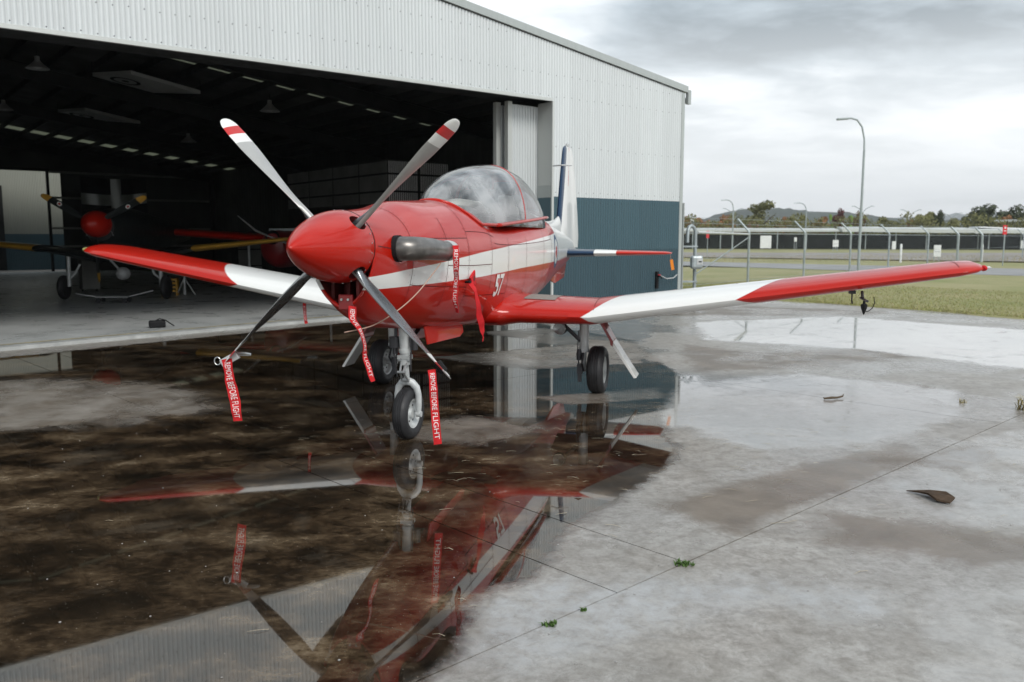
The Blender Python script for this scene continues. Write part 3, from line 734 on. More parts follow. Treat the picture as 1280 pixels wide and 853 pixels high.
v = verts(fu); setattr_v(fu, 'stripe', [stripe(p[1], p[2]) for p in v])
tag(fu, 'red fuselage with white stripe, roundel and number 57')
# cowl lip, intake recess
def ring(a, g, sc=1.0): return [tuple((Vector(fpt(a, 2*PI*k/NS, g))-Vector((0, a, 1.55)))*sc+Vector((0, a, 1.55))) for k in range(NS)]
mb = MB()
r0 = [fpt(.10, 2*PI*k/NS) for k in range(NS)]; r1 = [(x*.95, .085, 1.55+(z-1.55)*.955) for x, _, z in r0]; r2 = [(x*.90, .105, 1.55+(z-1.55)*.91) for x, _, z in r0]
mb.grid([r0, r1, r2], closed=True)
lip = build('cowl_lip', mb, 'fuselage_paint', plane, smooth=3)
setattr_v(lip, 'stripe', [stripe(p[1], p[2]) for p in verts(lip)])
r3 = [(x*.86, .30, 1.56+(z-1.56)*.86) for x, _, z in r0]
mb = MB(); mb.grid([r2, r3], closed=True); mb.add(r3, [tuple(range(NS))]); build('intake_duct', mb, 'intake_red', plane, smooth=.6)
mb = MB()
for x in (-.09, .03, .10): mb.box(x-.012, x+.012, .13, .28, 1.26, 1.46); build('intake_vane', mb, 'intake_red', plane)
mb = MB(); mb.box(-.03, .08, .082, .11, 1.21, 1.32); build('intake_plate', mb, 'dull_red', plane, bevel=.008)
mb = MB()
for x in (.0, .05): mb.tube([(x, .09, 1.285), (x, .070, 1.285)], .009, 10)
build('screw', mb, 'steel', plane)

# spinner with blade pockets
PH = [R(45-2.1+90*k) for k in range(4)]; PZ = 1.6557
def spr(a):
    s = max(0, min(1, (.08-a)/.732)); return .256*(1-s**1.75)**.82
prof = [(0.0008, -.652)] + [(spr(a), a) for a in [-.652+.732*(i/26)**1.6 for i in range(1, 27)]] + [(.24, .082), (.0008, .082)]
mb = MB(); mb.lathe(prof, 72, axis='y'); mb.v = [(x, y, z+PZ) for x, y, z in mb.v]
# close poles
sp = build('spinner', mb, 'red_paint', plane, smooth=.7)
bm = bmesh.new(); bm.from_mesh(sp.data); bmesh.ops.remove_doubles(bm, verts=bm.verts, dist=.003); bmesh.ops.holes_fill(bm, edges=bm.edges); bmesh.ops.recalc_face_normals(bm, faces=bm.faces); bm.to_mesh(sp.data); bm.free()
mb = MB()
for ph in PH:
    d = Vector((math.cos(ph), 0, math.sin(ph))); tg = Vector((-math.sin(ph), 0, math.cos(ph))); rws = []
    for rr in (.14, .40): rws.append([tuple(Vector((0, -.022, PZ))+d*rr+tg*(.062*math.cos(k*PI/16))+Vector((0, 1, 0))*(.080*math.sin(k*PI/16))) for k in range(32)])
    mb.grid(rws, closed=True); o_ = len(mb.v); mb.f.append(tuple(range(o_-64, o_-32))[::-1]); mb.f.append(tuple(range(o_-32, o_))); mb.mi += [0, 0]
cut = build('cutter', mb, 'black_matt', plane)
md = sp.modifiers.new('b', 'BOOLEAN'); md.object = cut; md.operation = 'DIFFERENCE'; md.solver = 'EXACT'
sp.data.materials.append(MATS['intake_red'])
dg = bpy.context.evaluated_depsgraph_get(); nm = bpy.data.meshes.new_from_object(sp.evaluated_get(dg)); sp.modifiers.clear(); sp.data = nm
bpy.data.objects.remove(cut)
for p in nm.polygons:
    c = p.center; rad = math.hypot(c.x, c.z-PZ)
    if rad < spr(c.y)-.012 and c.y < .07: p.material_index = min(1, len(nm.materials)-1)
try: nm.set_sharp_from_angle(angle=.6)
except Exception: pass
mb = MB(); mb.lathe([(.256, .083), (.259, .088), (.25, .094), (.20, .096)], 72, axis='y'); mb.v = [(x, y, z+PZ) for x, y, z in mb.v]; build('spinner_seam', mb, 'black_matt', plane, smooth=3)
mb = MB(); 
for k in range(24):
    t = 2*PI*k/24+.1; r_ = spr(.045)+.001; mb.tube([(r_*math.cos(t)*.99, .045, PZ+r_*math.sin(t)*.99), ((r_+.0015)*math.cos(t), .045, PZ+(r_+.0015)*math.sin(t))], .006, 8)
o = build('spinner_screw', mb, 'steel', plane); o['kind'] = 'stuff'

# propeller blades (feathered)
BR = [.10, .20, .27, .34, .45, .60, .80, .99, 1.0, 1.07, 1.071, 1.14, 1.141, 1.18, 1.205, 1.217, 1.22]
BC = [.07, .07, .08, .105, .135, .165, .185, .175, .174, .165, .165, .145, .145, .122, .088, .05, .012]
BT = [.066, .066, .060, .055, .042, .033, .025, .019, .019, .017, .017, .015, .015, .013, .010, .007, .003]
BB = [104, 104, 103, 101, 98, 92, 84, 76, 76, 73, 73, 70, 70, 69, 68, 68, 68]
def blade_mesh(ph):
    d = Vector((math.cos(ph), 0, math.sin(ph))); tg = Vector((-math.sin(ph), 0, math.cos(ph))); rows = []
    prof = [(.5, 0), (.42, .32), (.25, .48), (0, .5), (-.25, .38), (-.42, .18), (-.5, 0), (-.42, -.06), (-.25, -.12), (0, -.15), (.25, -.16), (.42, -.12)]
    K = 12
    # resample along the span
    rs = []
    for i in range(len(BR)-1):
        n = 1 if BR[i+1]-BR[i] < .03 else 4
        rs += [BR[i]+(BR[i+1]-BR[i])*j/n for j in range(n)]
    rs.append(BR[-1])
    for rr in rs:
        c = catmull(BR, BC, rr); t = catmull(BR, BT, rr); b_ = R(catmull(BR, BB, rr))
        ch = tg*math.cos(b_)+Vector((0, -1, 0))*math.sin(b_); nf = Vector((0, -1, 0))*math.cos(b_)-tg*math.sin(b_)
        rnd_ = max(0, min(1, (.36-rr)/.12)); row = []
        for k, (u, w) in enumerate(prof):
            an = PI*2*k/K; cu, cw = math.cos(an)*.5, math.sin(an)*.5
            U = u*(1-rnd_)+cu*rnd_; Wt = (w*(1-rnd_)+cw*rnd_)
            row.append(tuple(Vector((0, 0, PZ))+d*rr+ch*(U*c)+nf*(Wt*t)))
        rows.append(row)
    mb = MB(); mb.grid(rows, closed=True); mb.f.append(tuple(range(len(mb.v)-K, len(mb.v)))); mb.mi.append(1)
    for i in range(len(rs)-1):
        m = (rs[i]+rs[i+1])/2; mi = 1 if m > 1.14 else (2 if m > 1.07 else (1 if m > .99 else 0))
        for k in range(K): mb.mi[i*K+k] = 3 if (mi == 0 and k >= 6) else mi
    return mb
for i, ph in enumerate(PH):
    o = build('propeller_blade', blade_mesh(ph), ('blade_metal', 'tip_white', 'tip_red', 'blade_back'), plane, smooth=1.2)
mb = MB(); mb.lathe([(.0, -.10), (.10, -.10), (.125, -.05), (.125, .07)], 24, axis='y'); mb.v = [(x, y, z+PZ) for x, y, z in mb.v]; build('hub', mb, 'dark_metal', plane, smooth=1)
for ph in PH:
    mb = MB(); d = Vector((math.cos(ph), 0, math.sin(ph))); mb.tube([tuple(Vector((0, 0, PZ))+d*r_) for r_ in (.08, .155, .16, .175)], [.05, .05, .045, .04], 20); build('blade_cuff', mb, 'strut_white', plane, smooth=.7)

# exhaust stubs
for s in (1, -1):
    P = [(.20*s, .38, 1.635), (.33*s, .38, 1.64), (.415*s, .43, 1.64), (.455*s, .53, 1.638), (.472*s, .68, 1.632), (.48*s, .82, 1.622), (.485*s, .94, 1.618)]
    N_ = 30; X = list(range(len(P)))
    Q = [tuple(catmull(X, [p[c] for p in P], i*(len(P)-1)/N_) for c in range(3)) for i in range(N_+1)]
    mb = MB(); mb.tube(Q, [.094-.018*(i/N_)**.8 for i in range(N_+1)], 26, cap=False); build('exhaust_stub', mb, 'exhaust_metal', plane, smooth=3)
    mb = MB(); mb.lathe([(.078, 0), (.081, .01), (.082, .08), (.078, .13), (.055, .16), (.0, .17)], 24, axis='y', c=(.486*s, .93, 1.617))
    build('exhaust_cap', mb, 'cap_grey', plane, smooth=1)
    mb = MB(); mb.tube(Q[3:6], [.096, .098, .097], 26, cap=False); build('exhaust_collar', mb, 'black_matt', plane, smooth=3)

# panel lines over the skin (recess seams, one joined part) and small fittings
mb = MB()
def seam(pts, w=.0065, g=.0015):
    # pts: list of (a, theta); ribbon riding just above the skin
    r_ = []
    for i, (a, th) in enumerate(pts):
        a2, t2 = pts[min(i+1, len(pts)-1)]; a1, t1 = pts[max(i-1, 0)]
        p = Vector(fpt(a, th, g)); tan = (Vector(fpt(a2, t2, g))-Vector(fpt(a1, t1, g))).normalized(); c = Vector((0, a, fsec(a)[3])); n = (p-c); n.y = 0; n.normalize()
        b_ = tan.cross(n).normalized()*w*.5; r_.append([tuple(p-b_), tuple(p+b_)])
    mb.grid(r_)
for a, t0, t1 in ((.62, -.9, PI+.9), (1.28, -.75, .75), (1.28, PI-.75, PI+.75), (1.80, -1.1, PI+1.1), (2.5, -1.0, .55), (3.1, -.9, .5), (3.9, -.7, .5), (4.9, -.8, .6), (5.45, -.8, PI+.8)):
    seam([(a, t0+(t1-t0)*i/40) for i in range(41)])
for th, a0, a1 in ((.07, .12, .62), (.33, .62, 1.8), (-.42, .62, 1.8), (-.12, 1.28, 2.5), (-.55, 1.8, 3.1), (.45, 1.8, 2.6), (.30, 2.6, 5.4)):
    for m in (th, PI-th): seam([(a0+(a1-a0)*i/30, m) for i in range(31)])
o = build('panel_seams', mb, 'panel_line', plane, fixn=False); o['kind'] = 'stuff'
mb = MB()
def rivet(a, th, r_=.0042):
    p = Vector(fpt(a, th, .0012)); n = p-Vector((0, a, fsec(a)[3])); n.y = 0; n.normalize(); u = Vector((0, 1, 0)); w = n.cross(u)
    mb.add([tuple(p+u*r_*math.cos(k*PI/2.5)+w*r_*math.sin(k*PI/2.5)) for k in range(5)], [(0, 1, 2, 3, 4)])
for a in (.585, .655, 1.245, 1.315, 1.77, 1.83, 2.46, 3.06, 3.14, 3.94, 4.86, 5.49):
    for k in range(46):
        th = -.95+(PI+1.9)*k/45
        if a > 2.2 and .55 < th < PI-.55: continue
        rivet(a, th)
for th, a0, a1 in ((.05, .15, .6), (.35, .65, 1.78), (-.40, .65, 1.78), (-.14, 1.3, 2.5), (-.57, 1.8, 3.1), (.28, 2.7, 5.4), (-.30, 3.1, 5.4)):
    for i in range(int((a1-a0)/.045)):
        for m in (th, PI-th): rivet(a0+i*.045, m, .0036)
o = build('fasteners', mb, 'panel_line', plane, fixn=False); o['kind'] = 'stuff'

# number 57 on both sides
tv, tf = text_geo('57', 1.0, .022)
tx = [p[0] for p in tv]; ty = [p[1] for p in tv]; x0, x1, y0, y1 = min(tx), max(tx), min(ty), max(ty)
for s in (1, -1):
    mb = MB(); vs = []
    for p in tv:
        u = (p[0]-x0)/(x1-x0); w = (p[1]-y0)/(y1-y0); a = 2.66+.29*(u if s > 0 else 1-u); z = 1.135+.222*w; vs.append((s*(fside(a, z)+.007), a, z))
    mb.add(vs, tf); build('number', mb, 'tip_white', plane, fixn=False)
    # small service triangle and slot near the wing root
    mb = MB(); x = fside(1.92, 1.36)
    T_ = [(1.80, 1.365), (1.95, 1.43), (1.97, 1.28), (1.84, 1.325)]
    mb.add([(s*(x+.003), a, z) for a, z in T_]+[(s*(x+.022), a, z) for a, z in T_], [(0, 1, 2, 3), (7, 6, 5, 4), (0, 4, 5, 1), (1, 5, 6, 2), (2, 6, 7, 3), (3, 7, 4, 0)]); build('intake_plug', mb, 'flag_red', plane, bevel=.006)
    mb = MB(); mb.lathe([(0, 0), (.026, 0), (.026, .004), (0, .004)], 16, axis='x', c=(s*(x+.020) if s > 0 else -(x+.024), 1.91, 1.355)); build('plug_slot', mb, 'intake_red', plane)
    mb = MB(); mb.tube([(s*(x-.02), 1.76, 1.33), (s*(x+.05), 1.70, 1.335)], .012, 10); build('static_pin', mb, 'black_matt', plane)

# canopy
CA = [1.97, 2.1, 2.25, 2.6, 2.9, 3.4, 4.0, 4.6, 5.0, 5.3, 5.5]
CT = [2.04, 2.12, 2.205, 2.32, 2.40, 2.485, 2.535, 2.51, 2.42, 2.25, 2.05]
CW = [.03, .16, .24, .35, .40, .425, .43, .425, .415, .39, .35]
def cpt(a, th, g=0.0, zb=1.84):
    t = catmull(CA, CT, a)+g; w = catmull(CA, CW, a)+g; c, s = math.cos(th), math.sin(th); n = 2.25; r_ = (abs(c)**n+abs(s)**n)**(-1/n)
    return (w*c*r_, a, zb+(t-zb)*s*r_)
mb = MB(); rows = []
for i in range(57):
    a = 1.97+(5.50-1.97)*i/56; rows.append([cpt(a, PI*k/36) for k in range(37)])
mb.grid(rows); mb.f.append(tuple(range(36, -1, -1))); mb.mi.append(0); build('canopy', mb, 'canopy_glass', plane, smooth=3)
def hoop(a, w, mat, nm, lean=0.0):
    mb = MB(); mb.tube([cpt(a+lean*math.sin(PI*k/40), PI*k/40, -.006) for k in range(1, 40)], w, 8); build(nm, mb, mat, plane, smooth=3)
hoop(4.0, .012, 'red_paint', 'canopy_hoop'); hoop(5.47, .018, 'red_paint', 'canopy_hoop'); None
mb = MB()
for s in (1, -1):
    pts = [(s*(.432 if a < 4.6 else .432-.06*(a-4.6)), a, 1.842+.052*(a-2.75)) for a in np.linspace(2.72, 5.36, 20)]
    mb = MB(); mb.tube(pts, .034, 8, sq=.55); build('canopy_rail', mb, 'red_paint', plane, smooth=3)
# bow of the windscreen base
mb = MB(); pts = []
for k in range(-16, 17):
    u = k/16; x = .432*math.sin(u*PI/2); a = 1.99+.78*(1-math.cos(u*PI/2))**1.15
    w, tp_, bt, zm, n1_, n2_ = fsec(a); zz = zm+(tp_-zm)*max(0, 1-min(1, abs(x)/w)**n1_)**(1/n1_); pts.append((x, a, max(zz, 1.84)+.004))
mb.tube(pts, .016, 8); build('windscreen_frame', mb, 'red_paint', plane, smooth=3)
# cockpit
mb = MB(); mb.box(-.34, .34, 2.80, 5.15, 1.86, 1.945); build('cockpit_sill', mb, 'black_matt', plane)
mb = MB(); rows = [[(x*(.30 if j else .26), 2.55+.12*j, 1.98+.13*math.cos(x*1.3)*min(1, .5+j*.25)) for x in np.linspace(-1, 1, 11)] for j in range(5)]; mb.grid(rows); build('glareshield', mb, 'cover_cloth', plane, smooth=3, fixn=False)
for a, nm in ((3.55, 'seat'), (4.65, 'seat')):
    mb = MB(); mb.box(-.20, .20, a, a+.14, 1.95, 2.24); mb.box(-.13, .13, a+.01, a+.12, 2.245, 2.39); st = build(nm, mb, 'seat_black', plane, bevel=.03)
    mb = MB(); mb.box(-.21, .21, a-.42, a-.01, 1.96, 2.10); build('seat_cover', mb, 'cover_cloth', st, bevel=.05)
mb = MB(); mb.box(-.24, .24, 4.05, 4.30, 1.96, 2.20); build('rear_panel', mb, 'cover_cloth', plane, bevel=.05)

# fin, rudder, dorsal fillet, ventral fin, tailplane
def foil(n=15):
    pts = []
    for i in range(n): 
        x = .5*(1-math.cos(PI*i/(n-1))); t = 5*(.2969*math.sqrt(x)-.126*x-.3516*x*x+.2843*x**3-.1036*x**4); pts.append((x, t))
    return pts
FO = foil()
def foilring(): return [(x, t) for x, t in FO] + [(x, -t) for x, t in FO[-2:0:-1]]
FR = foilring()
mb = MB(); rows = []
for z, le, te, th in ((1.55, 8.0, 9.72, .17), (1.75, 8.08, 9.78, .16), (2.2, 8.24, 9.70, .13), (2.7, 8.42, 9.55, .10), (3.1, 8.57, 9.38, .075), (3.2, 8.63, 9.32, .06), (3.245, 8.75, 9.2, .03)):
    rows.append([(t*th + max(0, x-.62)*(te-le)*.11, le+(te-le)*x, z) for x, t in FR])
mb.grid(rows, closed=True); mb.f.append(tuple(range(len(mb.v)-len(FR), len(mb.v)))); mb.mi.append(0)
fin = build('fin', mb, 'tail_paint', plane, smooth=1)
setattr_v(fin, 'zone', [1+((p[1]-(8.0+(p[2]-1.6)*.42))-.11)*4 if (p[1]-(8.0+(p[2]-1.6)*.42)) < .4 else 1.5 for p in verts(fin)])
tag(fin, 'white tail fin with dark blue leading edge')
mb = MB(); mb.tube([(.0, 8.45, 2.9), (.155, 8.55, 2.9)], .012, 8); mb.tube([(.0, 8.45, 2.9), (-.155, 8.55, 2.9)], .012, 8); build('fin_aerial', mb, 'cap_grey', plane)
mb = MB(); mb.tube([(.0, 9.34, 3.05), (.02, 9.5, 3.0)], .008, 6); mb.lathe([(0, 0), (.03, .02), (.03, .05), (0, .08)], 10, c=(0, 9.0, 3.24)); build('beacon', mb, 'cap_grey', plane)
mb = MB(); rows = []
for a, z in ((6.4, 1.98), (6.9, 1.97), (7.4, 1.97), (7.9, 2.00), (8.25, 2.08)):
    b_ = catmull(FA, FTP, a)-.12; rows.append([(w_*.5, a, b_+(z-b_)*h_) for w_, h_ in [((.31*(1-(a-6.4)/2.3)+.04)*math.cos(PI*q/12), math.sin(PI*q/12)**.8) for q in range(13)]])
mb.grid(rows); build('dorsal_fillet', mb, 'white_paint', plane, smooth=3, fixn=False)
mb = MB(); mb.add([(.02, 7.2, 1.13), (.02, 8.9, 1.33), (.012, 8.7, 1.06), (.012, 7.9, 1.0), (-.02, 7.2, 1.13), (-.02, 8.9, 1.33), (-.012, 8.7, 1.06), (-.012, 7.9, 1.0)], [(0, 1, 2, 3), (4, 7, 6, 5), (0, 4, 5, 1), (1, 5, 6, 2), (2, 6, 7, 3), (3, 7, 4, 0)]); build('ventral_fin', mb, 'red_paint', plane)
def tailplane(s):
    mb = MB(); rows = []
    for y, le, te, th in ((.04, 8.02, 9.20, .15), (.35, 8.06, 9.14, .13), (.55, 8.10, 9.12, .12), (.65, 8.12, 9.10, .115), (.9, 8.16, 9.06, .10), (1.0, 8.18, 9.05, .095), (1.4, 8.26, 8.98, .075), (1.72, 8.33, 8.92, .055), (1.80, 8.42, 8.86, .03)):
        rows.append([(s*y, le+(te-le)*x, 1.475+t*th) for x, t in FR])
    mb.grid(rows, closed=True); mb.f.append(tuple(range(len(mb.v)-len(FR), len(mb.v)))); mb.mi.append(0)
    o = build('tailplane', mb, 'tail_paint', plane, smooth=1)
    zz = []
    for p in verts(o):
        y = abs(p[0]); fr_ = (p[1]-8.1); zz.append(1+(y-.60)*3.2 if y < .78 else 2+(y-(.95))*4)
    setattr_v(o, 'zone', zz)
tailplane(1); tailplane(-1)

# wings
WY = [0, .5, .9, 1.3, 1.6, 2.0, 2.5, 3.0, 3.5, 4.0, 4.5, 4.8, 4.95, 5.03, 5.07]
def flare(y): return max(0.0, (.58-y)/.20)**2 if y < .58 else 0.0
def wle(y): return 2.98+.07*y - .05*min(1.2, flare(y)) + (0 if y < 4.8 else .9*(max(0, y-4.8)/.27)**2.4*.25)
def wch(y): return (2.06-.195*y) - (0 if y < 4.8 else .8*(max(0, y-4.8)/.27)**2.4*.45)
def wz(y, s): return .925+(.155*(y-1.3) if y > 1.3 else 0) - .0145*s*y
def wth(y): return (.305-.034*y + .05*min(1.2, flare(y)))*(1 if y < 4.85 else max(.08, 1-((y-4.85)/.22)**2.2))
def wing(s):
    mb = MB(); rows = []; zr = []
    ysw = sorted(set(WY+[.36, .40, .44, .48, .52, .56, .60, .64, .70, 1.1, 1.2, 1.25, 1.35, 1.4, 1.5, 1.7, 1.8, 2.2, 2.7, 2.8, 2.9, 3.2]+list(np.linspace(1, 3.8, 40))))
    for y in ysw:
        c, le, z, th = wch(y), wle(y), wz(y, s), wth(y); inc = R(1.2-.35*y); row = []
        for x, t in FR:
            cam_ = .022*c*4*x*(1-x); xx = x*c; zz = (t*th + cam_)
            row.append((s*y, le+xx, z+zz-(xx-.3*c)*math.sin(inc))); 
            k = math.sqrt(max(0, x))
            b1 = 1.22+.62*k; b2 = 2.74+.80*k
            zr.append(1+(y-b1) if y < (b1+b2)/2 else 2+(y-b2))
        rows.append(row)
    mb.grid(rows, closed=True); mb.f.append(tuple(range(len(mb.v)-len(FR), len(mb.v)))); mb.mi.append(0)
    o = build('wing', mb, 'wing_paint', plane, smooth=1); setattr_v(o, 'zone', zr[:len(mb.v)])
    tag(o, ('left' if s > 0 else 'right')+' wing, red root, white middle, red outer panel')
    # walkway
    mb = MB(); rows = []
    def wtop(y, x):
        c, le, z, th = wch(y), wle(y), wz(y, s), wth(y); inc = R(1.2-.35*y); t = 5*(.2969*math.sqrt(x)-.126*x-.3516*x*x+.2843*x**3-.1036*x**4)
        return (s*y, le+x*c, z+t*th+.022*c*4*x*(1-x)-(x-.3)*c*math.sin(inc)+.003)
    for i in range(10): rows.append([wtop(.56+.34*k/5, .16+.74*i/9) for k in range(6)])
    mb.grid(rows); build('walkway', mb, 'walkway_grey', plane, fixn=False)
    # flap, slightly lowered, and aileron seam
    mb = MB(); rows = []
    for i in range(9):
        y = .62+(2.72-.62)*i/8; c = wch(y); a0 = wle(y)+c*.80; z0 = wz(y, s)-.035; L_ = c*.235; an = R(14)
        rows.append([(s*y, a0-.03, z0+.025), (s*y, a0+L_*.5*math.cos(an), z0+.02-L_*.5*math.sin(an)), (s*y, a0+L_*math.cos(an), z0-L_*math.sin(an)), (s*y, a0+L_*math.cos(an)-.004, z0-.012-L_*math.sin(an)), (s*y, a0-.03, z0-.02)])
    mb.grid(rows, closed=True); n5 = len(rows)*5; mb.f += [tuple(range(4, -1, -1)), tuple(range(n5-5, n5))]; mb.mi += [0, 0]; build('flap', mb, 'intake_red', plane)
    mb = MB()
    for yy, x0, x1 in ((2.76, .30, .96), (4.78, .05, .95), (1.34, .03, .95)):
        rr = []
        for i in range(14):
            p = Vector(wtop(yy, x0+(x1-x0)*i/13)); rr.append([(p.x-.003, p.y, p.z-.001), (p.x+.003, p.y, p.z-.001)])
        mb.grid(rr)
    o = build('wing_seams', mb, 'panel_line', plane, fixn=False); o['kind'] = 'stuff'
    # tip lamp and static wick
    y = 4.99; mb = MB(); mb.lathe([(0, -.07), (.022, -.05), (.03, 0), (.02, .05), (0, .06)], 12, axis='y', c=(s*5.03, wle(y)+.10, wz(y, s)+.005)); build('tip_lamp', mb, 'flag_red' if s > 0 else 'tuft_green', plane, smooth=1)
    mb = MB(); mb.lathe([(0, -.03), (.016, 0), (0, .03)], 8, axis='x', c=(s*5.09, wle(y)+.16, wz(y, s)+.01)); build('tip_lens', mb, 'white_plastic', plane, smooth=1)
wing(1); wing(-1)
# pitot mast under the left wing
def fabric_cover(): pass
mb = MB(); mb.tube([(3.93, 3.36, 1.20), (3.93, 3.30, 1.14)], .014, 8); mb.tube([(3.93, 3.42, 1.135), (3.93, 3.02, 1.13)], .012, 8); build('pitot_mast', mb, 'dark_metal', plane)
mb = MB(); mb.tube([(3.86, 3.5, 1.20), (3.86, 3.5, 1.10), (3.86, 3.46, 1.075)], .008, 6); mb.box(3.83, 3.89, 3.46, 3.54, 1.17, 1.20); build('drain_mast', mb, 'dark_metal', plane)

# undercarriage
def wheel(nm, x, y, z, r_, w, rim=.5, rz=0.0):
    o = bpy.data.objects.new(nm, None); COL.objects.link(o); o.parent = plane; o.location = (x, y, z); o.rotation_euler = (0, 0, rz)
    h = w/2; mb = MB(); pr = [(r_*.56, -h*.75), (r_*.66, -h*.95), (r_*.80, -h), (r_*.91, -h*.86), (r_*.975, -h*.55)]
    for g in (-.30, 0, .30): pr += [(r_*.992, h*(g-.10)), (r_*.965, h*(g-.07)), (r_*.965, h*(g+.07)), (r_*.995, h*(g+.10))]
    pr += [(r_*.975, h*.55), (r_*.91, h*.86), (r_*.80, h), (r_*.66, h*.95), (r_*.56, h*.75)]
    mb.lathe(pr, 44, axis='x'); build('tyre', mb, 'rubber', o, smooth=1)
    mb = MB(); mb.lathe([(r_*.57, -h*.78), (r_*.50, -h*.72), (r_*.44, -h*.35), (r_*.2, -h*.30), (r_*.17, -h*.62), (0, -h*.62)], 28, axis='x'); mb.lathe([(r_*.57, h*.78), (r_*.50, h*.72), (r_*.44, h*.35), (r_*.2, h*.30), (r_*.17, h*.62), (0, h*.62)], 28, axis='x'); build('rim', mb, 'strut_white', o, smooth=.7)
    mb = MB()
    for k in range(6):
        t = k*PI/3
        for sx in (-1, 1): mb.tube([(sx*h*.33, r_*.33*math.cos(t), r_*.33*math.sin(t)), (sx*h*.38, r_*.33*math.cos(t), r_*.33*math.sin(t))], r_*.04, 8)
    build('bolt', mb, 'dark_metal', o)
    return o
NX, NY = .02, 1.30
wheel('nose_wheel', NX, NY, .222, .224, .135, rz=R(-4))
mb = MB()
for s in (1, -1):
    P = [(NX+s*.092, NY, .215), (NX+s*.095, NY, .30), (NX+s*.094, NY-.005, .39), (NX+s*.080, NY-.01, .45), (NX+s*.045, NY-.015, .49), (NX, NY-.02, .505)]
    mb.tube(P, [.020, .024, .026, .028, .030, .034], 12, sq=1.1)
    mb.tube([(NX+s*.075, NY, .218), (NX+s*.118, NY, .218)], .026, 14)
build('nose_fork', mb, 'strut_white', plane, smooth=1)
mb = MB(); mb.tube([(NX, NY-.02, .49), (NX, NY-.05, .70)], .024, 16); mb.tube([(NX, NY-.045, .66), (NX, NY-.11, 1.08)], .042, 18); mb.tube([(NX, NY-.045, .655), (NX, NY-.05, .70)], .050, 18); mb.tube([(NX, NY-.06, .76), (NX, NY-.065, .79)], .052, 18); build('nose_strut', mb, 'strut_white', plane, smooth=.8)
mb = MB()
for z0, z1 in ((.52, .60), (.68, .60)):
    for s in (-1, 1): mb.tube([(NX+s*.028, NY-.07, z0), (NX+s*.012, NY-.15, z1)], .009, 8)
mb.tube([(NX-.04, NY-.07, .52), (NX+.04, NY-.07, .52)], .012, 10); mb.tube([(NX-.035, NY-.15, .60), (NX+.035, NY-.15, .60)], .011, 10)
mb.tube([(NX-.05, NY-.08, .69), (NX+.05, NY-.08, .69)], .013, 10); mb.box(NX-.055, NX+.055, NY-.10, NY-.02, .70, .735)
build('scissor_link', mb, 'steel', plane)
mb = MB(); mb.tube([(NX, NY-.07, .80), (NX, NY+.45, .98)], .020, 10); mb.tube([(NX-.09, NY-.05, .74), (NX-.10, NY+.0, 1.0)], .016, 8); mb.tube([(NX+.06, NY-.09, .60), (NX+.07, NY-.10, .78), (NX+.05, NY-.1, 1.0)], .006, 6); mb.tube([(NX-.06, NY-.09, .55), (NX-.075, NY-.12, .75), (NX-.05, NY-.1, 1.0)], .006, 6)
mb.lathe([(0, 0), (.045, .0), (.045, .09), (0, .09)], 14, c=(NX-.085, NY-.08, .80)); mb.lathe([(0, 0), (.03, .0), (.03, .12), (0, .12)], 12, c=(NX+.085, NY-.06, .78)); build('drag_brace', mb, 'dark_metal', plane, smooth=.8)
for s in (1, -1):
    mb = MB(); mb.add([(s*.12, 1.42, .96), (s*.12, 2.50, .90), (s*.135, 2.50, .80), (s*.135, 2.38, .765), (s*.135, 1.46, .80)] + [(s*.135, 1.42, .96), (s*.135, 2.50, .90), (s*.15, 2.50, .80), (s*.15, 2.38, .765), (s*.15, 1.46, .80)],
        [(0, 1, 2, 3, 4), (9, 8, 7, 6, 5), (0, 5, 6, 1), (1, 6, 7, 2), (2, 7, 8, 3), (3, 8, 9, 4), (4, 9, 5, 0)]); build('nose_gear_door', mb, 'red_paint', plane, bevel=.004)
